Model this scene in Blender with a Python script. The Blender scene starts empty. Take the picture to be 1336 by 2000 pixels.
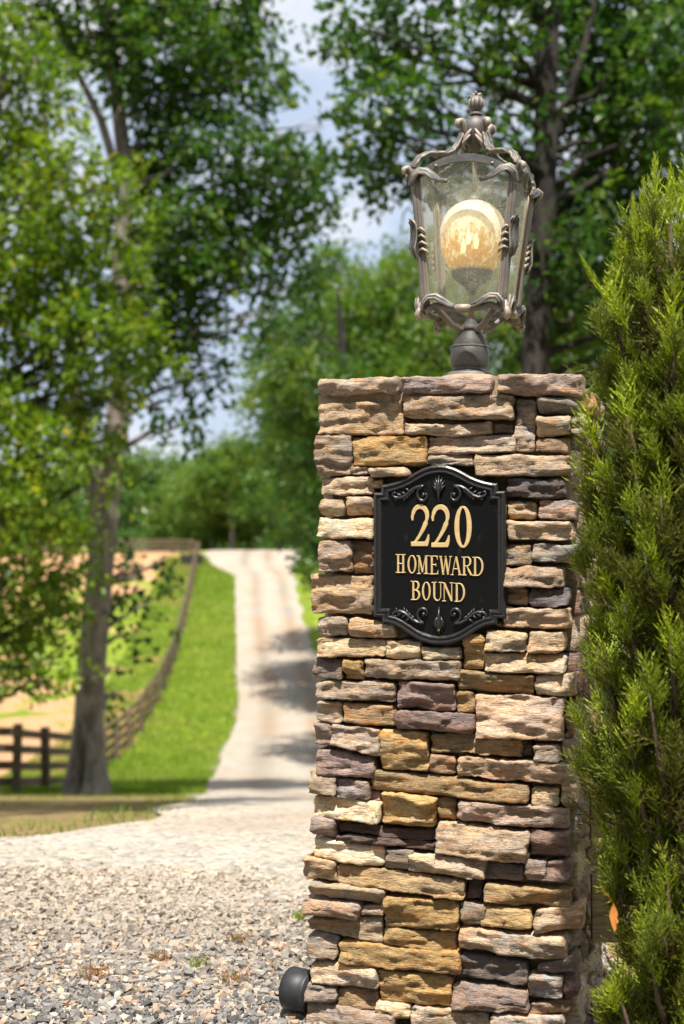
import bpy, bmesh, math, random
import numpy as np
from mathutils import Vector, Matrix

SC = bpy.context.scene
COL = SC.collection
R = math.radians
# ------------------------------------------------------------------ camera
EYE = 1.14
PITCH = R(1.753)
cam_d = bpy.data.cameras.new('camera')
cam = bpy.data.objects.new('camera', cam_d)
COL.objects.link(cam)
cam.location = (0, 0, EYE)
cam.rotation_euler = (R(90) + PITCH, 0, 0)
cam_d.sensor_fit = 'VERTICAL'
cam_d.sensor_height = 36.0
cam_d.sensor_width = 24.0
cam_d.lens = 50.0
cam_d.clip_start = 0.05
cam_d.clip_end = 3000
cam_d.dof.use_dof = True
cam_d.dof.focus_distance = 3.33
cam_d.dof.aperture_fstop = 3.1
cam_d.dof.aperture_blades = 9
SC.camera = cam

# ------------------------------------------------------------------ sky + sun
SUN_AZ, SUN_EL = R(0.5), R(64)         # azimuth: straight from behind the camera
SUN_DIR = Vector((-math.sin(SUN_AZ) * math.cos(SUN_EL), -math.cos(SUN_AZ) * math.cos(SUN_EL), math.sin(SUN_EL)))
world = bpy.data.worlds.new('World')
SC.world = world
world.use_nodes = True
wn, wl = world.node_tree.nodes, world.node_tree.links
wn.clear()
w_out = wn.new('ShaderNodeOutputWorld')
w_bg = wn.new('ShaderNodeBackground')
w_bg.inputs['Strength'].default_value = 0.055
w_sky = wn.new('ShaderNodeTexSky')
w_sky.sky_type = 'NISHITA'
w_sky.sun_disc = False
w_sky.sun_elevation = SUN_EL
w_sky.sun_rotation = math.atan2(SUN_DIR.x, SUN_DIR.y)
w_sky.air_density = 1.0
w_sky.dust_density = 2.2
w_sky.ozone_density = 1.2
w_tc = wn.new('ShaderNodeTexCoord')
w_map = wn.new('ShaderNodeMapping')
w_map.inputs['Scale'].default_value = (1.0, 1.0, 2.2)
w_map.inputs['Location'].default_value = (0.35, 0.1, 0.55)
w_noise = wn.new('ShaderNodeTexNoise')
w_noise.inputs['Scale'].default_value = 3.1
w_noise.inputs['Detail'].default_value = 7
w_noise.inputs['Roughness'].default_value = 0.55
w_ramp = wn.new('ShaderNodeValToRGB')
w_ramp.color_ramp.elements[0].position = 0.44
w_ramp.color_ramp.elements[1].position = 0.60
w_mix = wn.new('ShaderNodeMixRGB')
w_mix.inputs['Color2'].default_value = (9.4, 9.4, 9.6, 1)
w_haze = wn.new('ShaderNodeMixRGB')
w_haze.inputs['Fac'].default_value = .72
w_haze.inputs['Color2'].default_value = (6.4, 7.4, 9.2, 1)
wl.new(w_tc.outputs['Generated'], w_map.inputs['Vector'])
wl.new(w_map.outputs['Vector'], w_noise.inputs['Vector'])
wl.new(w_noise.outputs['Fac'], w_ramp.inputs['Fac'])
wl.new(w_ramp.outputs['Color'], w_mix.inputs['Fac'])
wl.new(w_sky.outputs['Color'], w_haze.inputs['Color1'])
wl.new(w_haze.outputs['Color'], w_mix.inputs['Color1'])
wl.new(w_mix.outputs['Color'], w_bg.inputs['Color'])
wl.new(w_bg.outputs['Background'], w_out.inputs['Surface'])

sun_d = bpy.data.lights.new('sun', 'SUN')
sun_d.energy = 5.0
sun_d.angle = R(0.53)
sun_d.color = (1.0, 0.95, 0.855)
sun = bpy.data.objects.new('sun', sun_d)
COL.objects.link(sun)
sun.location = SUN_DIR * 60
sun.rotation_euler = SUN_DIR.to_track_quat('Z', 'Y').to_euler()

SC.view_settings.view_transform = 'Standard'
SC.view_settings.look = 'None'
SC.view_settings.gamma = 1.0
SC.view_settings.exposure = 1.1
SC.view_settings.use_curve_mapping = False
SC.cycles.use_denoising = True
try:
    SC.cycles.denoiser = 'OPENIMAGEDENOISE'
except Exception:
    pass
SC.cycles.max_bounces = 8
SC.cycles.transparent_max_bounces = 16
SC.cycles.caustics_reflective = False
SC.cycles.caustics_refractive = False
SC.cycles.sample_clamp_indirect = 6

# ------------------------------------------------------------------ helpers
F = 50.0 / 36.0 * 2000.0
CP, SP = math.cos(PITCH), math.sin(PITCH)


def ray(px, py):
    """direction of the photograph's pixel (1336 x 2000) in the world"""
    a, b = (px - 668.0) / F, -(py - 1000.0) / F
    return Vector((a, CP - b * SP, SP + b * CP))


def at(px, py, d):
    v = ray(px, py)
    v = v * (d / v.y)
    return Vector((v.x, v.y, v.z + EYE))


def hnoise(ix, iy, iz, seed):
    h = (ix * 374761393 + iy * 668265263 + iz * 2147483647 + seed * 1274126177) & 0xFFFFFFFF
    h = ((h ^ (h >> 13)) * 1274126177) & 0xFFFFFFFF
    h = ((h ^ (h >> 16)) * 2246822519) & 0xFFFFFFFF
    return ((h ^ (h >> 15)) & 0xFFFFFF).astype(np.float64) / 0xFFFFFF


def vnoise(x, y, z, seed=0):
    x, y, z = np.broadcast_arrays(np.asarray(x, float), np.asarray(y, float), np.asarray(z, float))
    ix, iy, iz = (np.floor(v).astype(np.int64) for v in (x, y, z))
    fx, fy, fz = x - ix, y - iy, z - iz
    fx, fy, fz = (f * f * (3 - 2 * f) for f in (fx, fy, fz))
    r = 0
    for dx in (0, 1):
        for dy in (0, 1):
            for dz in (0, 1):
                w = (fx if dx else 1 - fx) * (fy if dy else 1 - fy) * (fz if dz else 1 - fz)
                r = r + w * hnoise(ix + dx, iy + dy, iz + dz, seed)
    return r * 2 - 1


def fbm(x, y, z, seed=0, octv=4, gain=0.5):
    a, s, f = 1.0, 0.0, 1.0
    for k in range(octv):
        s = s + a * vnoise(np.asarray(x) * f, np.asarray(y) * f, np.asarray(z) * f, seed + 17 * k)
        a *= gain
        f *= 2.03
    return s


class MB:
    """collects vertices and faces, then links them as ONE mesh object"""

    def __init__(self):
        self.v, self.f, self.n = [], [], 0

    def add(self, verts, faces):
        o = self.n
        self.v.extend([tuple(p) for p in verts])
        self.f.extend([tuple(i + o for i in f) for f in faces])
        self.n += len(verts)

    def box(self, c, s, rot=None):
        vs = []
        for dx in (-.5, .5):
            for dy in (-.5, .5):
                for dz in (-.5, .5):
                    p = Vector((dx * s[0], dy * s[1], dz * s[2]))
                    if rot is not None:
                        p = rot @ p
                    vs.append(p + Vector(c))
        self.add(vs, [(0, 1, 3, 2), (4, 6, 7, 5), (0, 4, 5, 1), (2, 3, 7, 6), (0, 2, 6, 4), (1, 5, 7, 3)])

    def tube(self, path, radii, seg=8, caps=True, flat=1.0, hint=None):
        P = [Vector(p) for p in path]
        n = len(P)
        if not hasattr(radii, '__len__'):
            radii = [radii] * n
        vs, prev = [], None
        for i in range(n):
            t = (P[min(i + 1, n - 1)] - P[max(i - 1, 0)]).normalized()
            if prev is None:
                h = Vector(hint) if hint is not None else (Vector((0, 0, 1)) if abs(t.z) < .9 else Vector((1, 0, 0)))
                a = (h - t * h.dot(t)).normalized()
            else:
                a = (prev - t * prev.dot(t)).normalized()
            prev = a
            b = t.cross(a)
            for k in range(seg):
                th = 2 * math.pi * k / seg
                vs.append(P[i] + (a * math.cos(th) * flat + b * math.sin(th)) * radii[i])
        fs = []
        for i in range(n - 1):
            for k in range(seg):
                k2 = (k + 1) % seg
                fs.append((i * seg + k, i * seg + k2, (i + 1) * seg + k2, (i + 1) * seg + k))
        if caps:
            fs.append(tuple(range(seg - 1, -1, -1)))
            fs.append(tuple((n - 1) * seg + k for k in range(seg)))
        self.add(vs, fs)

    def lathe(self, prof, seg=28, c=(0, 0, 0)):
        vs, fs = [], []
        for r, z in prof:
            for k in range(seg):
                th = 2 * math.pi * k / seg
                vs.append((c[0] + r * math.cos(th), c[1] + r * math.sin(th), c[2] + z))
        for i in range(len(prof) - 1):
            for k in range(seg):
                k2 = (k + 1) % seg
                fs.append((i * seg + k, i * seg + k2, (i + 1) * seg + k2, (i + 1) * seg + k))
        fs.append(tuple(range(seg - 1, -1, -1)))
        fs.append(tuple((len(prof) - 1) * seg + k for k in range(seg)))
        self.add(vs, fs)

    def ball(self, c, r, seg=12, rings=8, sc=(1, 1, 1)):
        prof = []
        vs, fs = [], []
        for i in range(1, rings):
            ph = math.pi * i / rings
            for k in range(seg):
                th = 2 * math.pi * k / seg
                vs.append((c[0] + r * sc[0] * math.sin(ph) * math.cos(th), c[1] + r * sc[1] * math.sin(ph) * math.sin(th),
                           c[2] + r * sc[2] * math.cos(ph)))
        for i in range(rings - 2):
            for k in range(seg):
                k2 = (k + 1) % seg
                fs.append((i * seg + k, (i + 1) * seg + k, (i + 1) * seg + k2, i * seg + k2))
        vs.append((c[0], c[1], c[2] + r * sc[2]))
        vs.append((c[0], c[1], c[2] - r * sc[2]))
        T, B = len(vs) - 2, len(vs) - 1
        for k in range(seg):
            k2 = (k + 1) % seg
            fs.append((T, k, k2))
            fs.append((B, (rings - 2) * seg + k2, (rings - 2) * seg + k))
        self.add(vs, fs)

    def leaf(self, path, up, widths, thick, lobes=5, ridges=3, nx=11, serr=.28):
        """acanthus leaf swept along a path: ribbed face, serrated edges; up = outward direction hint"""
        P = [Vector(p) for p in path]
        n = len(P)
        vs = []
        for i in range(n):
            t = (P[min(i + 1, n - 1)] - P[max(i - 1, 0)]).normalized()
            u = Vector(up)
            u = (u - t * u.dot(t)).normalized()
            s = t.cross(u)
            q = i / (n - 1)
            w = widths[i] * (1 + serr * (((q * lobes) % 1.0) - .6))
            for j in range(nx):
                x = -1 + 2 * j / (nx - 1)
                rib = abs(math.cos(math.pi * (x + .35 * abs(x) * math.sin(q * 9)) * ridges / 2))
                hgt = thick * (.1 + .9 * rib) * (1 - .55 * x * x)
                vs.append(P[i] + s * (x * w) + u * hgt)
            for j in range(nx):
                x = -1 + 2 * j / (nx - 1)
                vs.append(P[i] + s * (x * w * .92) - u * thick * .45 * (1 - x * x * .8))
        fs = []
        st = 2 * nx
        for i in range(n - 1):
            a, b = i * st, (i + 1) * st
            for j in range(nx - 1):
                fs.append((a + j, a + j + 1, b + j + 1, b + j))
                fs.append((a + nx + j + 1, a + nx + j, b + nx + j, b + nx + j + 1))
            fs.append((a + nx, a, b, b + nx))
            fs.append((a + nx - 1, a + st - 1, b + st - 1, b + nx - 1))
        self.add(vs, fs)
        for a in (0, (n - 1) * st):
            pass

    def build(self, name, mat, parent=None, smooth=True, loc=None, sharp=None):
        me = bpy.data.meshes.new(name)
        v = self.v
        if loc is not None:
            L = Vector(loc)
            v = [tuple(Vector(p) - L) for p in v]
        me.from_pydata(v, [], self.f)
        if smooth:
            me.polygons.foreach_set('use_smooth', [True] * len(me.polygons))
        me.materials.append(mat)
        me.update()
        if sharp:
            me.set_sharp_from_angle(angle=R(sharp))
        o = bpy.data.objects.new(name, me)
        COL.objects.link(o)
        if parent is not None:
            o.parent = parent
        if loc is not None:
            o.location = loc
        return o


def np_mesh(name, verts, faces, mat, parent=None, smooth=False, attrs=None, colors=None):
    """verts (n,3), faces (m,k) uniform k; float point attributes"""
    me = bpy.data.meshes.new(name)
    verts = np.ascontiguousarray(verts, dtype=np.float32)
    faces = np.ascontiguousarray(faces, dtype=np.int32)
    m, k = faces.shape
    me.vertices.add(len(verts))
    me.vertices.foreach_set('co', verts.ravel())
    me.loops.add(m * k)
    me.loops.foreach_set('vertex_index', faces.ravel())
    me.polygons.add(m)
    me.polygons.foreach_set('loop_start', np.arange(0, m * k, k, dtype=np.int32))
    me.polygons.foreach_set('loop_total', np.full(m, k, dtype=np.int32))
    me.polygons.foreach_set('use_smooth', np.full(m, bool(smooth)))
    for nm, arr in (attrs or {}).items():
        at_ = me.attributes.new(nm, 'FLOAT', 'POINT')
        at_.data.foreach_set('value', np.ascontiguousarray(arr, dtype=np.float32))
    for nm, arr in (colors or {}).items():
        at_ = me.attributes.new(nm, 'FLOAT_COLOR', 'POINT')
        at_.data.foreach_set('color', np.ascontiguousarray(arr, dtype=np.float32).ravel())
    me.materials.append(mat)
    me.update(calc_edges=True)
    o = bpy.data.objects.new(name, me)
    COL.objects.link(o)
    if parent is not None:
        o.parent = parent
    return o


def tag(o, label=None, cat=None, group=None, kind=None):
    if label:
        o['label'] = label
    if cat:
        o['category'] = cat
    if group:
        o['group'] = group
    if kind:
        o['kind'] = kind
    return o


def empty(name, loc, rz=0.0):
    o = bpy.data.objects.new(name, None)
    COL.objects.link(o)
    o.location = loc
    o.rotation_euler = (0, 0, rz)
    o.empty_display_size = .1
    return o


# ------------------------------------------------------------------ materials
def mat(name):
    m = bpy.data.materials.new(name)
    m.use_nodes = True
    nt = m.node_tree
    nt.nodes.clear()
    out = nt.nodes.new('ShaderNodeOutputMaterial')
    return m, nt, out


class N:
    """tiny node-graph writer"""

    def __init__(self, nt):
        self.nt = nt

    def __call__(self, typ, ins=None, **props):
        n = self.nt.nodes.new(typ)
        for k, v in props.items():
            setattr(n, k, v)
        for k, v in (ins or {}).items():
            s = n.inputs[k]
            if isinstance(v, bpy.types.NodeSocket):
                self.nt.links.new(v, s)
            else:
                s.default_value = v
        return n

    def noise(self, vec, scale, detail=4, rough=.55, dist=0.0):
        return self('ShaderNodeTexNoise', {'Vector': vec, 'Scale': scale, 'Detail': detail, 'Roughness': rough, 'Distortion': dist}).outputs['Fac']

    def ramp(self, fac, stops, interp='LINEAR'):
        n = self('ShaderNodeValToRGB', {'Fac': fac})
        cr = n.color_ramp
        cr.interpolation = interp
        while len(cr.elements) < len(stops):
            cr.elements.new(.5)
        for e, (p, c) in zip(cr.elements, stops):
            e.position = p
            e.color = (c, c, c, 1) if not hasattr(c, '__len__') else (*c[:3], 1)
        return n.outputs['Color']

    def mix(self, fac, a, b, mode='MIX'):
        n = self('ShaderNodeMixRGB', {'Fac': fac, 'Color1': a if isinstance(a, bpy.types.NodeSocket) else (*a[:3], 1),
                                      'Color2': b if isinstance(b, bpy.types.NodeSocket) else (*b[:3], 1)})
        n.blend_type = mode
        return n.outputs['Color']

    def math(self, op, a, b=0.0):
        n = self('ShaderNodeMath', {0: a, 1: b})
        n.operation = op
        return n.outputs[0]

    def bump(self, height, strength=.5, dist=.01, normal=None):
        ins = {'Height': height, 'Strength': strength, 'Distance': dist}
        if normal is not None:
            ins['Normal'] = normal
        return self('ShaderNodeBump', ins).outputs['Normal']


def principled(g, out, color, rough=.6, metallic=0.0, normal=None, spec=.5, link=True):
    p = g('ShaderNodeBsdfPrincipled', {'Roughness': rough, 'Metallic': metallic, 'Specular IOR Level': spec})
    if isinstance(color, bpy.types.NodeSocket):
        g.nt.links.new(color, p.inputs['Base Color'])
    else:
        p.inputs['Base Color'].default_value = (*color[:3], 1)
    if normal is not None:
        g.nt.links.new(normal, p.inputs['Normal'])
    if link:
        g.nt.links.new(p.outputs['BSDF'], out.inputs['Surface'])
    return p


def m_stone():
    m, nt, out = mat('ledge_stone')
    g = N(nt)
    geo = g('ShaderNodeNewGeometry').outputs['Position']
    oi = g('ShaderNodeObjectInfo')
    base = oi.outputs['Color']
    rnd = oi.outputs['Random']
    off = g('ShaderNodeVectorMath', {0: geo, 1: (0, 0, 0)})
    sc = g('ShaderNodeCombineXYZ', {'X': g.math('MULTIPLY', rnd, 31.0), 'Y': g.math('MULTIPLY', rnd, 17.0), 'Z': g.math('MULTIPLY', rnd, 23.0)})
    nt.links.new(sc.outputs[0], off.inputs[1])
    v = g('ShaderNodeVectorMath', {0: off.outputs[0], 'Scale': g.math('ADD', .65, g.math('MULTIPLY', g.math('FRACT', g.math('MULTIPLY', rnd, 7.31)), .95))}, operation='SCALE').outputs[0]
    vz = g('ShaderNodeMapping', {'Vector': v, 'Scale': (1, 1, 2.6)}).outputs[0]
    n1 = g.noise(vz, 9, 4, .6, .4)
    n2 = g.noise(vz, 34, 6, .65, .4)
    n3 = g.noise(vz, 130, 5, .7)
    n4 = g.noise(vz, 16, 5, .6, .8)
    warm = g.mix(1.0, base, (1.12, .96, .76), 'MULTIPLY')
    cool = g.mix(1.0, base, (.80, .83, .90), 'MULTIPLY')
    c = g.mix(g.ramp(n1, [(.35, 0.0), (.65, 1.0)]), cool, warm)
    # rust bands
    c = g.mix(g.ramp(n4, [(.53, 0.0), (.68, .75)]), c, g.mix(1.0, base, (1.15, .74, .42), 'MULTIPLY'))
    # tone breakup
    tone = g.ramp(n2, [(.25, .42), (.5, 1.0), (.78, 1.5)])
    c = g.mix(1.0, c, tone, 'MULTIPLY')
    c = g.mix(.85, c, g.ramp(n3, [(.3, .62), (.5, 1.0), (.75, 1.3)]), 'MULTIPLY')
    # pale lichen specks and dark lichen
    sp = g.ramp(g.noise(v, 62, 7, .75, .2), [(.59, 0.0), (.67, .6)])
    c = g.mix(sp, c, (.42, .385, .33))
    dk = g.ramp(g.noise(vz, 15, 7, .76, .9), [(.31, .75), (.41, 0.0)])
    c = g.mix(dk, c, (.055, .047, .043))
    h = g.math('ADD', g.math('MULTIPLY', n2, 1.0), g.math('MULTIPLY', n3, .35))
    lay = g.noise(g('ShaderNodeMapping', {'Vector': v, 'Scale': (.35, .35, 2.2)}).outputs[0], 60, 5, .65, .5)
    h = g.math('ADD', h, g.math('MULTIPLY', g.math('ABSOLUTE', g.math('SUBTRACT', lay, .5)), -1.6))
    nrm = g.bump(h, 1.0, .010)
    principled(g, out, c, .86, 0, nrm, .25)
    return m


def m_simple(name, col, rough=.6, metallic=0., nscale=20., var=.35, bump=.3, bdist=.003, spec=.4, stretch=(1, 1, 1)):
    m, nt, out = mat(name)
    g = N(nt)
    v = g('ShaderNodeTexCoord').outputs['Object']
    v = g('ShaderNodeMapping', {'Vector': v, 'Scale': stretch}).outputs[0]
    n = g.noise(v, nscale, 5, .6)
    c = g.mix(1.0, col, g.ramp(n, [(.25, 1 - var), (.75, 1 + var)]), 'MULTIPLY')
    principled(g, out, c, rough, metallic, g.bump(n, bump, bdist), spec)
    return m


def m_leaf(name, col_a, col_b, col_c, transl=.35, rough=.4):
    """leaf: colour runs over three tints by the leaf's own random value"""
    m, nt, out = mat(name)
    g = N(nt)
    t = g('ShaderNodeAttribute', attribute_name='tint').outputs['Fac']
    c = g.ramp(t, [(0.0, col_a), (.55, col_b), (1.0, col_c)])
    p = principled(g, out, c, rough, 0, None, .35, link=False)
    tr = g('ShaderNodeBsdfTranslucent', {'Color': g.mix(1.0, c, (1.35, 1.5, .55), 'MULTIPLY')})
    mx = g('ShaderNodeMixShader', {'Fac': transl, 1: p.outputs[0], 2: tr.outputs[0]})
    nt.links.new(mx.outputs[0], out.inputs['Surface'])
    return m


def m_bark(name, ca, cb):
    m, nt, out = mat(name)
    g = N(nt)
    v = g('ShaderNodeTexCoord').outputs['Object']
    vs = g('ShaderNodeMapping', {'Vector': v, 'Scale': (1, 1, .28)}).outputs[0]
    n = g.noise(vs, 9, 6, .65, .6)
    n2 = g.noise(v, 1.1, 4, .6)
    c = g.mix(g.ramp(n, [(.35, 0.0), (.62, 1.0)]), ca, cb)
    c = g.mix(1.0, c, g.ramp(n2, [(.3, .7), (.7, 1.2)]), 'MULTIPLY')
    principled(g, out, c, .9, 0, g.bump(n, .9, .05), .2)
    return m


def m_wood(name, ca, cb):
    m, nt, out = mat(name)
    g = N(nt)
    v = g('ShaderNodeTexCoord').outputs['Object']
    vs = g('ShaderNodeMapping', {'Vector': v, 'Scale': (.08, 1, 1)}).outputs[0]
    n = g.noise(vs, 42, 6, .62, 1.2)
    n2 = g.noise(v, 2.2, 3, .6)
    c = g.mix(g.ramp(n, [(.36, 0.0), (.62, 1.0)]), ca, cb)
    c = g.mix(1.0, c, g.ramp(n2, [(.3, .72), (.7, 1.2)]), 'MULTIPLY')
    principled(g, out, c, .85, 0, g.bump(n, .7, .004), .2)
    return m


def m_lamp_metal():
    m, nt, out = mat('weathered_lamp_metal')
    g = N(nt)
    geo = g('ShaderNodeNewGeometry')
    v = geo.outputs['Position']
    n = g.noise(v, 45, 6, .65)
    n2 = g.noise(v, 170, 5, .7)
    point = geo.outputs['Pointiness']
    c = g.mix(g.ramp(n, [(.3, 0.0), (.7, 1.0)]), (.042, .043, .046), (.086, .083, .081))
    c = g.mix(g.ramp(n2, [(.56, 0.0), (.74, .5)]), c, (.25, .228, .21))
    c = g.mix(g.ramp(point, [(.53, 0.0), (.60, .7)]), c, (.36, .29, .23))
    c = g.mix(g.ramp(g.noise(v, 28, 4, .6, .5), [(.62, 0.0), (.74, .5)]), c, (.36, .20, .10))
    principled(g, out, c, .56, .25, g.bump(n2, .35, .002), .5)
    return m


def m_pane():
    m, nt, out = mat('seeded_glass')
    g = N(nt)
    v = g('ShaderNodeTexCoord').outputs['Object']
    n = g.noise(v, 330, 4, .8)
    n2 = g.noise(v, 24, 4, .6)
    vs = g('ShaderNodeMapping', {'Vector': v, 'Scale': (1, 1, .3)}).outputs[0]
    st = g.noise(vs, 60, 5, .7)
    seeds = g.ramp(n, [(.52, 0.0), (.62, .8)])
    fac = g.math('ADD', g.math('MULTIPLY', g.ramp(n2, [(.3, .12), (.7, .34)]), 1.0), g.math('MULTIPLY', seeds, .25))
    fac = g.math('ADD', fac, g.math('MULTIPLY', g.ramp(st, [(.5, 0.0), (.7, .22)]), 1.0))
    dc = g.mix(g.ramp(n, [(.35, 0.0), (.6, 1.0)]), (.30, .31, .235), (.60, .60, .48))
    dif = g('ShaderNodeBsdfDiffuse', {'Color': dc})
    trl = g('ShaderNodeBsdfTranslucent', {'Color': g.mix(1.0, dc, (1.05, 1.0, .85), 'MULTIPLY')})
    dt = g('ShaderNodeMixShader', {'Fac': .5, 1: dif.outputs[0], 2: trl.outputs[0]})
    tp = g('ShaderNodeBsdfTransparent', {'Color': (.96, .96, .90, 1)})
    mx = g('ShaderNodeMixShader', {'Fac': fac, 1: tp.outputs[0], 2: dt.outputs[0]})
    gl = g('ShaderNodeBsdfGlossy', {'Color': (1, 1, 1, 1), 'Roughness': .18, 'Normal': g.bump(n, .5, .002)})
    mx2 = g('ShaderNodeMixShader', {'Fac': .06, 1: mx.outputs[0], 2: gl.outputs[0]})
    nt.links.new(mx2.outputs[0], out.inputs['Surface'])
    return m


def m_globe():
    m, nt, out = mat('stained_glass_globe')
    g = N(nt)
    v = g('ShaderNodeTexCoord').outputs['Object']
    sx = g('ShaderNodeSeparateXYZ', {0: v})
    vs = g('ShaderNodeMapping', {'Vector': v, 'Scale': (1, 1, .45)}).outputs[0]
    n = g.noise(vs, 95, 6, .75, .5)
    z = g('ShaderNodeMapRange', {'Value': sx.outputs[2], 'From Min': .075, 'From Max': -.05}).outputs[0]
    am = g.math('ADD', n, g.math('MULTIPLY', z, .27))
    fac = g.ramp(am, [(.67, 0.0), (.78, 1.0)])
    c = g.mix(fac, (.90, .87, .83), (.62, .35, .05))
    c = g.mix(g.ramp(am, [(.86, 0.0), (.98, .6)]), c, (.42, .19, .03))
    p = principled(g, out, c, .22, 0, g.bump(n, .15, .002), .5, link=False)
    tr = g('ShaderNodeBsdfTranslucent', {'Color': c})
    tp = g('ShaderNodeBsdfTransparent', {'Color': (1, .90, .70, 1)})
    mx = g('ShaderNodeMixShader', {'Fac': .5, 1: p.outputs[0], 2: tr.outputs[0]})
    mx2 = g('ShaderNodeMixShader', {'Fac': g.ramp(n, [(.35, .04), (.7, .24)]), 1: mx.outputs[0], 2: tp.outputs[0]})
    nt.links.new(mx2.outputs[0], out.inputs['Surface'])
    return m


def m_emit(name, col, s):
    m, nt, out = mat(name)
    g = N(nt)
    e = g('ShaderNodeEmission', {'Color': (*col, 1), 'Strength': s})
    nt.links.new(e.outputs[0], out.inputs['Surface'])
    return m


def m_attr_rock(name):
    m, nt, out = mat(name)
    g = N(nt)
    c = g('ShaderNodeAttribute', attribute_name='col').outputs['Color']
    v = g('ShaderNodeNewGeometry').outputs['Position']
    n = g.noise(v, 160, 4, .6)
    c = g.mix(1.0, c, g.ramp(n, [(.3, .75), (.7, 1.2)]), 'MULTIPLY')
    principled(g, out, c, .85, 0, g.bump(n, .4, .003), .3)
    return m


def m_gravel():
    m, nt, out = mat('gravel_bed')
    g = N(nt)
    v = g('ShaderNodeNewGeometry').outputs['Position']
    vo = g('ShaderNodeTexVoronoi', {'Vector': v, 'Scale': 42.0})
    vo2 = g('ShaderNodeTexVoronoi', {'Vector': v, 'Scale': 11.0})
    vo3 = g('ShaderNodeTexVoronoi', {'Vector': v, 'Scale': 3.4})
    sep = g('ShaderNodeSeparateXYZ', {0: vo.outputs['Color']})
    c = g.ramp(sep.outputs[0], [(0.0, (.10, .10, .105)), (.25, (.19, .185, .175)), (.5, (.27, .24, .21)), (.75, (.34, .28, .22)), (1.0, (.38, .33, .28))])
    sep2 = g('ShaderNodeSeparateXYZ', {0: vo2.outputs['Color']})
    c = g.mix(1.0, c, g.ramp(sep2.outputs[0], [(0.0, .86), (1.0, 1.12)]), 'MULTIPLY')
    sep3 = g('ShaderNodeSeparateXYZ', {0: vo3.outputs['Color']})
    c = g.mix(1.0, c, g.ramp(sep3.outputs[0], [(0.0, .93), (1.0, 1.06)]), 'MULTIPLY')
    dust = g('ShaderNodeAttribute', attribute_name='dust').outputs['Fac']
    big = g.noise(v, .55, 5, .6)
    pale = g.mix(g.ramp(big, [(.42, 0.0), (.66, 1.0)]), (.31, .282, .235), (.31, .228, .15))
    pale = g.mix(1.0, pale, g.ramp(sep.outputs[1], [(0.0, .62), (.5, 1.0), (1.0, 1.25)]), 'MULTIPLY')
    pale = g.mix(1.0, pale, g.ramp(g.noise(v, 1.7, 5, .65), [(.3, .78), (.7, 1.15)]), 'MULTIPLY')
    c = g.mix(g.math('MULTIPLY', dust, .75), c, pale)
    # wheel ruts carry more red clay and dirt
    rut = g('ShaderNodeAttribute', attribute_name='rut').outputs['Fac']
    rn = g.ramp(g.noise(v, .22, 4, .6), [(.42, 0.0), (.62, 1.0)])
    c = g.mix(g.math('MULTIPLY', g.math('MULTIPLY', rut, rn), .9), c, (.33, .215, .12))
    c = g.mix(1.0, c, g.ramp(rut, [(0.0, 1.10), (1.0, .70)]), 'MULTIPLY')
    h = g.math('SUBTRACT', 1.0, vo.outputs['Distance'])
    nrm = g.bump(h, .8, .018, g.bump(g.noise(v, 3, 4, .6), .5, .06))
    principled(g, out, c, .9, 0, nrm, .2)
    return m


def m_ground():
    m, nt, out = mat('meadow_ground')
    g = N(nt)
    v = g('ShaderNodeNewGeometry').outputs['Position']
    dirt = g('ShaderNodeAttribute', attribute_name='dirt').outputs['Fac']
    dry = g('ShaderNodeAttribute', attribute_name='dry').outputs['Fac']
    n = g.noise(v, .45, 5, .62, .3)
    n2 = g.noise(v, 3.5, 5, .65)
    n3 = g.noise(v, 22, 4, .7)
    gr = g.mix(g.ramp(n, [(.3, 0.0), (.7, 1.0)]), (.115, .18, .010), (.18, .245, .020))
    gr = g.mix(g.ramp(n2, [(.5, 0.0), (.75, .6)]), gr, (.26, .24, .07))
    gr = g.mix(1.0, gr, g.ramp(n3, [(.25, .6), (.75, 1.35)]), 'MULTIPLY')
    gr = g.mix(g.ramp(g.noise(v, .9, 5, .7), [(.55, 0.0), (.70, .6)]), gr, (.27, .22, .10))
    cl = g.mix(g.ramp(n2, [(.3, 0.0), (.7, 1.0)]), (.36, .185, .09), (.45, .275, .155))
    fd = g.math('ADD', dirt, g.math('MULTIPLY', g.math('SUBTRACT', n, .5), 2.2))
    c = g.mix(g.ramp(fd, [(.45, 0.0), (.60, 1.0)]), gr, cl)
    st = g.mix(g.ramp(n3, [(.35, 0.0), (.65, 1.0)]), (.10, .060, .030), (.27, .185, .095))
    st = g.mix(g.ramp(g.noise(v, 1.6, 5, .7), [(.5, 0.0), (.7, .8)]), st, (.11, .125, .025))
    fy = g.math('ADD', dry, g.math('MULTIPLY', g.math('SUBTRACT', n2, .5), 1.8))
    c = g.mix(g.ramp(fy, [(.4, 0.0), (.65, .9)]), c, st)
    principled(g, out, c, .95, 0, g.bump(n3, .8, .05), .1)
    return m


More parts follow.
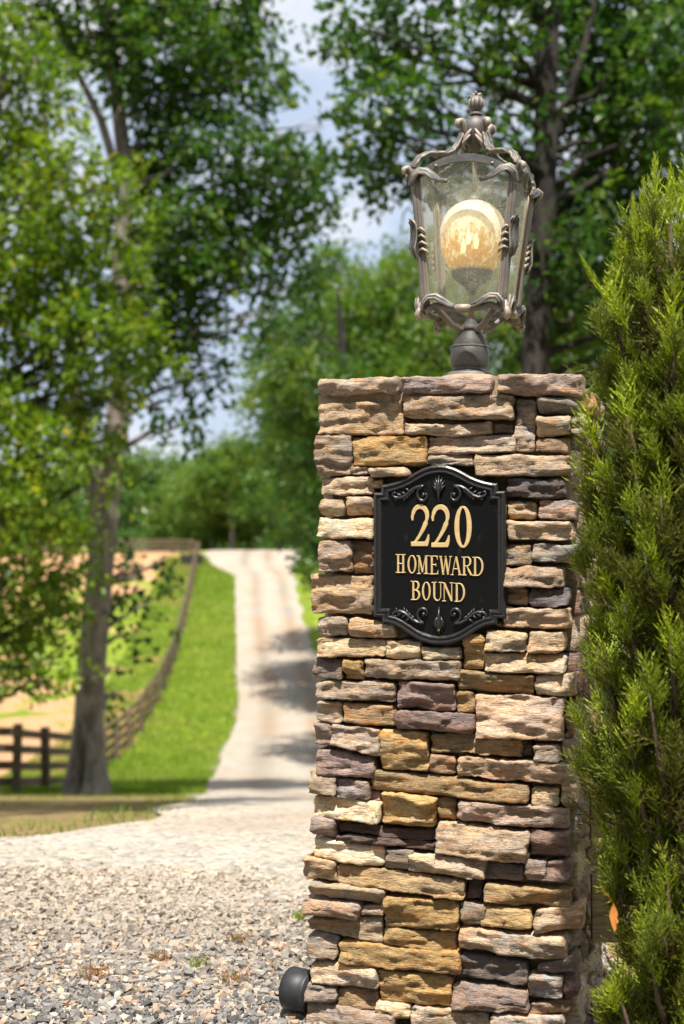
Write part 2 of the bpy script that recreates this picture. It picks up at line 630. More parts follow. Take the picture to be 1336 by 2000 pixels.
M_STONE = m_stone()
M_MORTAR = m_simple('sandy_mortar', (.26, .20, .13), .95, 0, 60, .35, .7, .006)
M_LAMP = m_lamp_metal()
M_PANE = m_pane()
M_GLOBE = m_globe()
M_FLAME = m_emit('lit_bulb', (1.0, .76, .36), 11.0)
def m_enamel():
    m, nt, out = mat('dusty_black_enamel')
    g = N(nt)
    v = g('ShaderNodeTexCoord').outputs['Object']
    vs = g('ShaderNodeMapping', {'Vector': v, 'Scale': (1, 1, .4)}).outputs[0]
    d = g.ramp(g.noise(vs, 34, 6, .72, .4), [(.60, 0.0), (.80, .35)])
    s_ = g.ramp(g.noise(v, 260, 3, .6), [(.70, 0.0), (.76, .5)])
    c = g.mix(d, (.0045, .0045, .005), (.045, .043, .040))
    c = g.mix(s_, c, (.10, .095, .085))
    principled(g, out, c, g.ramp(d, [(0.0, .24), (.4, .5)]), 0, g.bump(g.noise(v, 90, 4, .6), .08, .0005), .22)
    return m


M_BLACK = m_enamel()
M_UNUSED = (lambda *a: None)('black_sign_enamel', (.006, .006, .0065), .24, 0, 90, .5, .08, .0005, .22)
M_WORN = m_simple('worn_black_enamel', (.020, .019, .019), .33, .1, 140, .6, .25, .001, .5)
M_ASPHALT = m_simple('asphalt', (.055, .054, .052), .9, 0, 90, .35, .5, .006, .2)
M_GOLD = m_simple('gold_letter_paint', (.50, .36, .165), .42, .15, 120, .18, .12, .0008, .5)
M_PLASTIC = m_simple('black_plastic', (.018, .018, .02), .5, 0, 60, .4, .15, .001, .4)
M_FENCE = m_wood('weathered_fence_wood', (.075, .056, .039), (.18, .137, .094))
M_PLANK = m_wood('pale_board_wood', (.16, .11, .06), (.31, .23, .135))
M_BARK = m_bark('grey_brown_bark', (.11, .092, .08), (.28, .235, .205))
M_BARKD = m_bark('dark_bark', (.013, .011, .010), (.045, .038, .033))
M_GRAVEL = m_gravel()
M_PEBBLE = m_attr_rock('gravel_pebbles')
M_GROUND = m_ground()
M_LEAF_DARK = m_leaf('dark_oak_leaf', (.020, .056, .009), (.044, .102, .015), (.14, .18, .02), .42)
M_LEAF_YEL = m_leaf('yellow_green_leaf', (.066, .128, .010), (.140, .215, .014), (.32, .27, .02), .48)
M_LEAF_MID = m_leaf('mid_green_leaf', (.042, .104, .014), (.088, .165, .020), (.20, .21, .03), .42)
M_LEAF_FAR = m_leaf('far_tree_leaf', (.060, .125, .032), (.10, .175, .045), (.17, .21, .05), .42)
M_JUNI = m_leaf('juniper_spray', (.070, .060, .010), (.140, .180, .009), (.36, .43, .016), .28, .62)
M_GRASS = m_leaf('grass_blade', (.10, .175, .010), (.155, .23, .015), (.26, .20, .075), .35, .6)
M_WEED = m_leaf('reddish_weed', (.20, .08, .04), (.26, .13, .06), (.20, .18, .05), .25, .7)
M_DEAD = m_leaf('dead_leaf', (.55, .21, .05), (.55, .21, .05), (.55, .21, .05), .4, .7)
M_CORE = m_simple('dark_twig', (.07, .045, .028), .9, 0, 30, .4, .4, .004)

# ------------------------------------------------------------------ terrain
PROF_D = [-60, -10, 3, 5.2, 7, 10, 14, 19, 25, 32, 40, 46, 54, 64, 80, 100, 112, 120, 140, 180, 260, 700]
PROF_H = [1.1, 1.14, 1.14, 1.14, 1.30, 1.76, 2.42, 3.25, 4.22, 5.12, 5.92, 6.12, 5.75, 4.90, 3.15, .95, -.10, -.40, -.30, .3, 1.5, 1.0]


def hermite(xq, X, Y):
    X, Y = np.asarray(X, float), np.asarray(Y, float)
    d = np.diff(Y) / np.diff(X)
    m = np.empty(len(X))
    m[0], m[-1] = d[0], d[-1]
    same = d[1:] * d[:-1] > 0
    m[1:-1] = np.where(same, 2 * d[1:] * d[:-1] / np.where(same, d[1:] + d[:-1], 1), 0)
    xq = np.clip(np.asarray(xq, float), X[0], X[-1])
    i = np.clip(np.searchsorted(X, xq, 'right') - 1, 0, len(X) - 2)
    h = X[i + 1] - X[i]
    t = (xq - X[i]) / h
    return ((1 + 2 * t) * (1 - t) ** 2 * Y[i] + t * (1 - t) ** 2 * h * m[i] + t * t * (3 - 2 * t) * Y[i + 1] + t * t * (t - 1) * h * m[i + 1])


def gz(x, y):
    x, y = np.asarray(x, float), np.asarray(y, float)
    z = EYE - hermite(y, PROF_D, PROF_H)
    far = np.clip((y - 6) / 20, 0, 1)
    return z + far * .10 * vnoise(x * .12, y * .12, 0, 5)


def gzs(x, y):
    return float(gz(np.array([x]), np.array([y]))[0])


def hit(px, py):
    """where the photograph's pixel meets the ground"""
    v = ray(px, py)
    ds = np.concatenate([np.arange(1.5, 30, .05), np.arange(30, 400, .25)])
    s = ds / v.y
    d = (EYE + v.z * s) - gz(v.x * s, ds)
    k = int(np.argmax(d < 0)) if (d < 0).any() else len(ds) - 1
    return Vector((v.x * s[k], ds[k], gzs(v.x * s[k], ds[k])))


# road edges: photograph pixels dropped on the ground, then kept as edges against distance
EL = [hit(*p) for p in [(0, 1641), (150, 1626), (300, 1605), (370, 1568), (396, 1530), (432, 1460), (456, 1420), (462, 1370), (459, 1300), (457, 1200), (457, 1125)]]
ER = [hit(*p) for p in [(572, 1110), (590, 1200), (609, 1255), (640, 1330)]]
eld = [-40, 4.2, 5.0] + [p.y for p in EL] + [103, 112, 122, 150]
elx = [-14, -14, -5.0] + [p.x for p in EL] + [-9.5, -11, -11, -12]
o_ = np.argsort(eld)
eld, elx = np.array(eld)[o_], np.array(elx)[o_]
erd = [-40, 1.2, 2.4, 3.4, 5, 8, 16, 28, 42] + [p.y for p in ER][::-1] + [106, 114, 122, 150]
erx = [5, 2.2, .8, .55, .8, 2.2, 2.0, .9, .1] + [p.x for p in ER][::-1] + [-3.2, -3.0, -2.5, -2]
o_ = np.argsort(erd)
erd, erx = np.array(erd)[o_], np.array(erx)[o_]


def road_l(y):
    return np.interp(y, eld, elx)


def road_r(y):
    return np.interp(y, erd, erx)


# the fence line (see below) also divides verge grass from the paddock
FENCE_PX = [(35, 1560, 25.5), (93, 1546, 27.6), (150, 1528, 31), (206, 1500, 38.5)]
FL = [Vector((-9.6, 23.2)), Vector((-7.6, 24.2))] + [Vector(((px - 668) / F * d, d)) for px, py, d in FENCE_PX]
FL += [Vector(((px - 668) / F * d, d)) for px, d in [(240, 43.5), (290, 50.5), (322, 57.5), (346, 66), (362, 76), (374, 88), (383, 101), (389, 109)]]
FLy = np.array([p.y for p in FL])
FLx = np.array([p.x for p in FL])


def fence_x(y):
    return np.interp(y, FLy, FLx)


def graded(a, b, fine0, fine1, step_f, growth=1.09):
    pts = list(np.arange(fine0, fine1, step_f))
    s, p = step_f, fine1
    while p < b:
        pts.append(p)
        s = min(s * growth, 40)
        p += s
    pts.append(b)
    s, p = step_f, fine0
    lo = []
    while p > a:
        s = min(s * growth, 40)
        p -= s
        lo.append(p)
    return np.array(sorted(lo) + pts)


gx = graded(-620, 620, -16, 6, .4)
gy = graded(-60, 690, -2, 118, .5)
GX, GY = np.meshgrid(gx, gy)
GZ = gz(GX, GY) - .004
# banks: keep the soil just under the gravel sheet
inroad = (GX > road_l(GY) + .4) & (GX < road_r(GY) - .4)
GZ = np.where(inroad, GZ - .03, GZ)
vs = np.stack([GX.ravel(), GY.ravel(), GZ.ravel()], 1)
nx_, ny_ = len(gx), len(gy)
ii = (np.arange(ny_ - 1)[:, None] * nx_ + np.arange(nx_ - 1)[None]).ravel()
fs = np.stack([ii, ii + 1, ii + nx_ + 1, ii + nx_], 1)
pad = (GX < fence_x(GY)) & (GY > 24) & (GY < 135)
# bare clay near the low end of the paddock and along the crest, worn patches between
dirt = np.where(pad, .42 + .42 * np.exp(-((GY - 45) / 10.0) ** 2) + .30 * np.exp(-((GY - 104) / 10.0) ** 2)
                + .12 * (GX < -13) - .22 * np.exp(-((GY - 72) / 9.0) ** 2), -.6)
dry = np.where((GY < 27) & (~pad), .90 - 1.2 * np.clip((GY - 21) / 7, 0, 1), -.5)
dry = np.where((GX > 0) & (GY < 30), .5, dry)
terrain = np_mesh('ground', vs, fs, M_GROUND, smooth=True, attrs={'dirt': dirt.ravel(), 'dry': dry.ravel()})
tag(terrain, 'rolling meadow ground with green grass and bare red clay patches', kind='structure')

# ------------------------------------------------------------------ gravel road, one draped sheet
ry = np.concatenate([np.arange(1.2, 2, .2), np.arange(2, 9, .08), np.arange(9, 30, .25), np.arange(30, 124, .5)])
K = 60
q = np.linspace(0, 1, K)
l0, r0 = road_l(ry), road_r(ry)
ln = .13 * fbm(l0 * 0, ry * .8, 0, 3, 4) * np.clip((ry - 4.5) / 3, 0, 1)
rn = .18 * fbm(r0 * 0 + 9, ry * .6, 0, 8, 4)
XX = (l0 + ln)[:, None] + ((r0 + rn) - (l0 + ln))[:, None] * q[None]
YY = np.repeat(ry[:, None], K, 1)
edge = np.minimum(q, 1 - q)[None] * (r0 - l0)[:, None]
crownh = .012 + .02 * np.clip(edge / .5, 0, 1) * np.clip((YY - 5) / 2, .2, 1)
ZZ = gz(XX, YY) + crownh * np.clip(edge / .12, .1, 1) + .012 * fbm(XX * 2, YY * 2, 0, 4, 3)
dust = np.clip((YY - 4.1) / 1.8, 0, 1) * .85
cx = (l0 + r0)[:, None] * .5
rut = np.exp(-((np.abs(XX - (cx + .25)) - .85) / .38) ** 2) * np.clip((YY - 8) / 8, 0, 1) * (.7 + .3 * vnoise(XX * .8, YY * .25, 0, 6))
vs = np.stack([XX.ravel(), YY.ravel(), ZZ.ravel()], 1)
ii = (np.arange(len(ry) - 1)[:, None] * K + np.arange(K - 1)[None]).ravel()
fs = np.stack([ii, ii + 1, ii + K + 1, ii + K], 1)
road = np_mesh('gravel_road', vs, fs, M_GRAVEL, smooth=True, attrs={'dust': dust.ravel(), 'rut': rut.ravel()})
tag(road, 'pale gravel road winding uphill beside the fence', kind='structure')

# dark asphalt added unseen behind the camera to cut bounce light
ap = MB()
ap.add([(-70, -7.5, .012), (70, -7.5, .012), (70, 1.35, .012), (-70, 1.35, .012), (-70, -7.5, -.3), (70, -7.5, -.3), (70, 1.35, -.3), (-70, 1.35, -.3)], [(0, 1, 2, 3), (0, 4, 5, 1), (2, 6, 7, 3), (1, 5, 6, 2), (3, 7, 4, 0)])
tag(ap.build('unseen_asphalt', M_ASPHALT, None, smooth=False), 'unseen dark asphalt added behind the camera to cut bounce light', kind='structure')

# loose stones of the near gravel: nobody could count them
rng = np.random.default_rng(11)
# crushed stone: a wedge-cut block of twelve triangles
ico_v = np.array([(x, y, z) for x in (-1, 1) for y in (-1, 1) for z in (-1, 1)], float) * .72
ico_f = np.array([[0, 1, 3], [0, 3, 2], [4, 6, 7], [4, 7, 5], [0, 4, 5], [0, 5, 1], [2, 3, 7], [2, 7, 6], [0, 2, 6], [0, 6, 4], [1, 5, 7], [1, 7, 3]])


def pebbles(n, ylo, yhi, smin, smax, seed):
    g = np.random.default_rng(seed)
    y = ylo + (yhi - ylo) * g.random(n) ** 1.35
    half_l = (668 + 60) / F * y
    x = -half_l - .15 + (half_l + .15 + .75) * g.random(n)
    ok = (x > road_l(y) + .02)
    x, y = x[ok], y[ok]
    n = len(x)
    s = smin + (smax - smin) * g.random(n) ** 2.2
    sh = np.stack([.75 + .65 * g.random(n), .6 + .5 * g.random(n), .45 + .45 * g.random(n)], 1) * s[:, None]
    jit = 1 + 1.0 * (g.random((n, len(ico_v), 3)) - .5)
    v = ico_v[None] * jit * sh[:, None, :]
    # random tilt then spin
    a, b = (g.random(n) - .5) * 1.7, g.random(n) * 2 * np.pi
    ca, sa, cb, sb = np.cos(a), np.sin(a), np.cos(b), np.sin(b)
    y1 = v[..., 1] * ca[:, None] - v[..., 2] * sa[:, None]
    z1 = v[..., 1] * sa[:, None] + v[..., 2] * ca[:, None]
    x2 = v[..., 0] * cb[:, None] - y1 * sb[:, None]
    y2 = v[..., 0] * sb[:, None] + y1 * cb[:, None]
    z0 = gz(x, y) + .010 + .018 * g.random(n) + s * .25 - .016 * np.clip((y - 4.0) / 1.2, 0, 1)
    V = np.stack([x2 + x[:, None], y2 + y[:, None], z1 + z0[:, None]], 2)
    Fc = ico_f[None] + (np.arange(n) * len(ico_v))[:, None, None]
    pal = np.array([(.085, .082, .08), (.135, .128, .124), (.18, .168, .158), (.225, .202, .18), (.27, .225, .18), (.31, .195, .125), (.32, .235, .165), (.37, .33, .28), (.05, .05, .053)])
    pr = np.array([.13, .2, .2, .13, .1, .07, .07, .05, .05])
    c = pal[g.choice(len(pal), n, p=pr / pr.sum())] * (.8 + .4 * g.random((n, 1)))
    far = np.clip((y - 3.6) / 1.2, 0, 1)[:, None] * .75
    c = c * (1 - far) + np.array([(.335, .28, .22)]) * far
    C = np.repeat(np.concatenate([c, np.ones((n, 1))], 1)[:, None], len(ico_v), 1)
    return V.reshape(-1, 3), Fc.reshape(-1, 3), C.reshape(-1, 4)


V1, F1, C1 = pebbles(66000, 2.6, 5.2, .0032, .0142, 3)
V2, F2, C2 = pebbles(5000, 4.9, 8.5, .004, .012, 4)
peb = np_mesh('gravel_stones', np.concatenate([V1, V2]), np.concatenate([F1, F2 + len(V1)]), M_PEBBLE, smooth=False,
              colors={'col': np.concatenate([C1, C2])})
tag(peb, 'loose grey, tan and orange gravel stones in front', kind='stuff')


# ------------------------------------------------------------------ grass blades
def blades(n, fx, fy, hmin, hmax, wid, seed, accept):
    g = np.random.default_rng(seed)
    x, y = fx(g, n), None
    y = fy(g, n)
    x = fx(g, n, y)
    ok = accept(x, y)
    x, y = x[ok], y[ok]
    n = len(x)
    h = hmin + (hmax - hmin) * g.random(n)
    a = g.random(n) * 2 * np.pi
    lean = (g.random((n, 2)) - .5) * 1.1 * h[:, None]
    dx, dy = np.cos(a) * wid * (1 + y / 30), np.sin(a) * wid * (1 + y / 30)
    z = gz(x, y) - .01
    v0 = np.stack([x - dx, y - dy, z], 1)
    v1 = np.stack([x + dx, y + dy, z], 1)
    v2 = np.stack([x + lean[:, 0], y + lean[:, 1], z + h], 1)
    V = np.stack([v0, v1, v2], 1).reshape(-1, 3)
    Fc = np.arange(n * 3).reshape(-1, 3)
    t = np.repeat(np.clip(g.random(n) * .8 + .2 * vnoise(x * .6, y * .6, 0, 2), 0, 1), 3)
    return V, Fc, t


def fy_near(g, n):
    return 5.0 + 22 * g.random(n) ** 1.5


def fx_near(g, n, y=None):
    if y is None:
        return g.random(n)
    return -(700 / F * y + 1.0) + (700 / F * y + 1.6) * g.random(n)


def acc_near(x, y):
    e = road_l(y) + .13 * vnoise(x * 0, y * .8, 0, 3)
    patch = (vnoise(x * .9, y * .9, 0, 21) > .38) | (x > e - .35)
    return (x < e + .06) & patch


def fx_verge(g, n, y=None):
    if y is None:
        return g.random(n)
    a, b = fence_x(y) - 2.5, road_l(y) + .1
    return a + (b - a) * g.random(n)


Vs, Fs, Ts, base = [], [], [], 0
for V, Fc, t in (blades(11000, fx_near, fy_near, .02, .065, .004, 31, acc_near),
                 blades(60000, fx_verge, lambda g, n: 26 + 82 * g.random(n) ** 1.2, .06, .16, .008, 32, lambda x, y: x < road_l(y) + .1),
                 blades(9000, lambda g, n, y=None: g.random(n) if y is None else road_r(y) - .1 + 6 * g.random(n), lambda g, n: 40 + 65 * g.random(n),
                        .06, .16, .01, 33, lambda x, y: x > road_r(y) - .1)):
    Vs.append(V)
    Fs.append(Fc + base)
    if len(Ts) == 0:
        e_ = road_l(V[:, 1])
        straw = (V[:, 0] < e_ - .5) | (V[:, 1] > 8)
        t = np.where(straw, np.clip(.55 + .5 * t, 0, 1), t)
    Ts.append(t)
    base += len(V)
gr = np_mesh('grass', np.concatenate(Vs), np.concatenate(Fs), M_GRASS, attrs={'tint': np.concatenate(Ts)})
tag(gr, 'short green grass along the road verge and under the tree', kind='stuff')

# ------------------------------------------------------------------ stone gate pillar
YAW = R(-16.0)
P0 = at(862, 1085, 3.35)
PB = Vector((P0.x, P0.y, 0.0))
pillar = empty('stone_pillar', PB, YAW)
tag(pillar, 'square gate pillar of stacked tan, gold and mauve ledge stones carrying a lantern and a black plaque', 'pillar')
CT, ST = math.cos(YAW), math.sin(YAW)


def loc(p):
    """world point -> pillar frame (u right along the face, w into the pillar, z up)"""
    d = p - PB
    return Vector((d.x * CT + d.y * ST, -d.x * ST + d.y * CT, d.z))


def on_face(px, py, w=-.012):
    """the photograph's pixel on the vertical plane at depth w of the pillar's front"""
    v = ray(px, py)
    n = Vector((-ST, CT, 0))          # into the pillar
    t = (n.dot(PB + n * w) - n.dot(Vector((0, 0, EYE)))) / n.dot(v)
    return loc(Vector((0, 0, EYE)) + v * t)


PAL = dict(tan=(.41, .31, .205), lt=(.50, .405, .29), cream=(.56, .47, .34), gold=(.375, .26, .118), gbrown=(.30, .218, .122), brown=(.26, .185, .12),
           gbr=(.285, .235, .185), grey=(.30, .27, .24), gtan=(.37, .31, .25), dgrey=(.15, .13, .125), mauve=(.305, .245, .21),
           purple=(.215, .155, .142), dpur=(.10, .075, .07), pink=(.40, .32, .25), ptan=(.42, .32, .25))
CROPS = {'A': (590, 720, 2.2267), 'B': (590, 1080, 2.2267), 'C': (540, 1360, 2.0554), 'D': (540, 1640, 1.9086)}
# crop, x left, x right, y top-left, y top-right, y bottom-left, y bottom-right, colour, proud (cm)
ST_LIST = [
    ('A', 62, 424, 42, 33, 118, 104, 'gtan', 2.6), ('A', 428, 826, 33, 27, 112, 104, 'mauve', 2.6), ('A', 850, 1222, 27, 20, 108, 120, 'mauve', 2.8),
    ('A', 65, 432, 142, 138, 284, 285, 'tan', 2.2), ('A', 436, 920, 120, 112, 216, 222, 'pink', 2.4), ('A', 442, 827, 238, 230, 290, 288, 'lt', 2.6),
    ('A', 829, 918, 238, 236, 284, 282, 'purple', .6), ('A', 923, 1016, 122, 130, 362, 358, 'pink', 1.4), ('A', 1018, 1198, 125, 122, 196, 192, 'grey', 2.2),
    ('A', 1014, 1168, 202, 204, 300, 290, 'gtan', 2.0), ('A', 1168, 1218, 205, 206, 288, 284, 'grey', 1.2), ('A', 1018, 1158, 302, 296, 364, 362, 'brown', .6),
    ('A', 57, 212, 288, 284, 470, 464, 'gbr', 2.6), ('A', 215, 542, 297, 293, 425, 425, 'gold', 1.6), ('A', 540, 928, 292, 282, 372, 365, 'gtan', 1.8),
    ('A', 545, 742, 377, 374, 424, 430, 'gbr', 1.2), ('A', 745, 1164, 370, 374, 468, 465, 'pink', 3.6), ('A', 212, 291, 426, 426, 465, 464, 'mauve', .9),
    ('A', 294, 464, 430, 430, 470, 474, 'lt', 2.4), ('A', 74, 307, 470, 470, 552, 552, 'lt', 2.2), ('A', 310, 356, 478, 478, 524, 524, 'tan', .4),
    ('A', 883, 1152, 478, 475, 566, 560, 'dgrey', 2.0), ('A', 76, 183, 560, 560, 640, 640, 'gtan', 1.6), ('A', 186, 308, 558, 558, 642, 642, 'tan', 1.8),
    ('A', 892, 1020, 570, 570, 655, 655, 'tan', 1.6), ('A', 1023, 1196, 572, 575, 660, 662, 'mauve', 2.2), ('A', 62, 308, 650, 646, 738, 742, 'lt', 2.9),
    ('A', 888, 1180, 658, 665, 745, 748, 'lt', 2.6), ('A', 72, 214, 746, 746, 888, 882, 'ptan', 3.3), ('A', 217, 308, 745, 745, 893, 893, 'brown', 1.2),
    ('A', 880, 998, 758, 758, 856, 856, 'gbr', 1.5), ('A', 999, 1202, 762, 762, 845, 845, 'grey', 3.0),
    ('B', 878, 1137, 56, 60, 150, 152, 'ptan', 3.0), ('B', 883, 985, 149, 152, 232, 232, 'brown', 1.2), ('B', 988, 1166, 153, 153, 238, 238, 'dgrey', 2.0),
    ('B', 32, 300, 90, 97, 258, 272, 'tan', 3.4), ('B', 872, 1162, 233, 240, 325, 330, 'tan', 2.8), ('B', 62, 197, 274, 274, 362, 362, 'gtan', 2.0),
    ('B', 200, 402, 280, 304, 368, 370, 'tan', 2.8), ('B', 400, 466, 326, 336, 374, 374, 'grey', .2), ('B', 845, 872, 290, 290, 320, 320, 'tan', .3),
    ('B', 50, 362, 370, 375, 455, 458, 'lt', 2.4), ('B', 362, 516, 377, 381, 460, 463, 'lt', 1.6), ('B', 520, 690, 407, 410, 463, 466, 'cream', 1.6),
    ('B', 693, 792, 346, 348, 507, 510, 'gold', 2.0), ('B', 794, 980, 330, 346, 428, 434, 'lt', 2.8), ('B', 982, 1142, 338, 345, 437, 437, 'tan', 2.6),
    ('B', 788, 1147, 436, 442, 520, 530, 'lt', 2.4), ('B', 42, 175, 458, 460, 547, 550, 'dgrey', 2.2), ('B', 177, 265, 465, 470, 552, 555, 'gold', 2.0),
    ('B', 268, 684, 463, 472, 545, 562, 'gbr', 2.2), ('B', 673, 1012, 513, 531, 600, 622, 'gbrown', 1.8), ('B', 1016, 1188, 526, 520, 615, 622, 'lt', 2.0),
    ('B', 57, 404, 551, 562, 635, 652, 'gbr', 1.8), ('B', 406, 667, 556, 572, 680, 690, 'purple', 2.4), ('B', 665, 750, 598, 602, 695, 697, 'gbrown', 1.0),
    ('B', 751, 1137, 613, 632, 805, 823, 'ptan', 3.2), ('B', 1140, 1186, 630, 640, 810, 800, 'tan', 1.0), ('B', 57, 170, 642, 642, 735, 742, 'gtan', 1.8), ('B', 170, 402, 651, 660, 742, 755, 'gbrown', 2.4),
    ('B', 403, 745, 686, 700, 768, 787, 'purple', 2.2), ('B', 48, 122, 740, 742, 835, 838, 'mauve', 2.2), ('B', 120, 336, 744, 768, 838, 886, 'pink', 2.8),
    ('C', 413, 605, 138, 148, 297, 306, 'gold', 2.6), ('C', 613, 985, 150, 168, 225, 248, 'gbrown', 2.0), ('C', 984, 1034, 180, 186, 250, 250, 'dpur', .8),
    ('C', 1030, 1140, 190, 195, 262, 272, 'gtan', 2.6), ('C', 1142, 1208, 175, 167, 270, 262, 'gtan', 1.2), ('C', 613, 718, 230, 236, 310, 318, 'brown', 1.2), ('C', 720, 1174, 243, 272, 326, 363, 'ptan', 3.0),
    ('C', 153, 396, 202, 254, 314, 335, 'purple', 2.4), ('C', 128, 237, 302, 320, 390, 400, 'gtan', 2.8), ('C', 237, 372, 333, 340, 412, 420, 'mauve', 2.2),
    ('C', 376, 1013, 295, 362, 382, 438, 'gbrown', 2.4), ('C', 375, 418, 376, 380, 425, 427, 'purple', .6), ('C', 1022, 1138, 363, 368, 440, 445, 'lt', 1.8), ('C', 1140, 1202, 345, 330, 446, 445, 'cream', .8),
    ('C', 142, 413, 400, 427, 486, 512, 'cream', 3.0), ('C', 418, 632, 388, 402, 518, 530, 'gold', 3.0), ('C', 638, 718, 406, 411, 498, 503, 'gbrown', 1.0),
    ('C', 720, 1168, 423, 450, 502, 540, 'mauve', 3.0), ('C', 140, 235, 478, 490, 562, 572, 'mauve', 2.6), ('C', 240, 630, 508, 540, 546, 588, 'dpur', 1.4),
    ('C', 237, 630, 551, 591, 586, 623, 'dpur', 2.0), ('C', 633, 1011, 508, 545, 632, 680, 'pink', 3.4), ('C', 1014, 1172, 540, 550, 650, 656, 'purple', 2.0),
    ('C', 147, 430, 565, 606, 650, 688, 'cream', 2.4), ('C', 433, 545, 611, 620, 690, 698, 'gbr', 1.6), ('C', 528, 836, 636, 656, 708, 738, 'lt', 2.8),
    ('C', 838, 990, 666, 682, 738, 748, 'dgrey', 1.2), ('C', 995, 1083, 656, 662, 746, 747, 'mauve', 2.2), ('C', 1085, 1184, 660, 662, 746, 746, 'purple', 1.8),
    ('D', 97, 217, 62, 83, 150, 158, 'tan', 3.4), ('D', 219, 700, 92, 156, 165, 230, 'gbrown', 2.6), ('D', 115, 405, 150, 190, 208, 248, 'gtan', 3.0),
    ('D', 708, 768, 152, 156, 222, 225, 'dpur', .8), ('D', 771, 1096, 165, 190, 236, 260, 'gbrown', 2.4), ('D', 85, 309, 222, 242, 286, 303, 'ptan', 3.8),
    ('D', 318, 405, 246, 246, 282, 284, 'ptan', 1.8), ('D', 115, 396, 300, 286, 346, 392, 'gbr', 2.4), ('D', 401, 678, 204, 236, 326, 350, 'gold', 2.8),
    ('D', 395, 668, 324, 349, 392, 430, 'gold', 2.2), ('D', 685, 783, 231, 242, 314, 322, 'gbr', 1.8), ('D', 752, 951, 246, 262, 326, 338, 'gold', 2.8),
    ('D', 959, 1140, 262, 250, 348, 342, 'tan', 2.8), ('D', 108, 228, 350, 366, 446, 448, 'gbr', 2.4), ('D', 673, 1076, 327, 370, 413, 458, 'gtan', 3.4),
    ('D', 229, 682, 378, 425, 460, 512, 'gold', 2.8), ('D', 118, 378, 456, 478, 536, 566, 'cream', 3.0), ('D', 686, 938, 427, 456, 512, 545, 'dgrey', 1.6),
    ('D', 970, 1115, 462, 428, 500, 492, 'dgrey', 1.4), ('D', 935, 1066, 502, 520, 600, 606, 'grey', 2.4), ('D', 381, 652, 479, 516, 605, 630, 'gold', 2.0),
    ('D', 653, 941, 536, 565, 636, 652, 'mauve', 2.4), ('D', 105, 221, 540, 552, 606, 609, 'mauve', 2.4), ('D', 226, 375, 551, 561, 626, 638, 'brown', 1.4),
    ('D', 370, 497, 600, 615, 655, 670, 'cream', 2.4), ('D', 105, 440, 612, 652, 692, 722, 'mauve', 3.0), ('D', 500, 786, 624, 656, 702, 724, 'pink', 2.4),
    ('D', 790, 1070, 656, 666, 722, 732, 'gtan', 2.6), ('D', 942, 1096, 608, 602, 654, 660, 'brown', .8), ('D', 1070, 1118, 500, 470, 600, 590, 'purple', .8),
    ('D', 100, 330, 696, 712, 780, 790, 'tan', 3.0), ('D', 335, 700, 716, 726, 790, 800, 'gbr', 2.6), ('D', 705, 1115, 730, 736, 810, 810, 'ptan', 2.6),
]


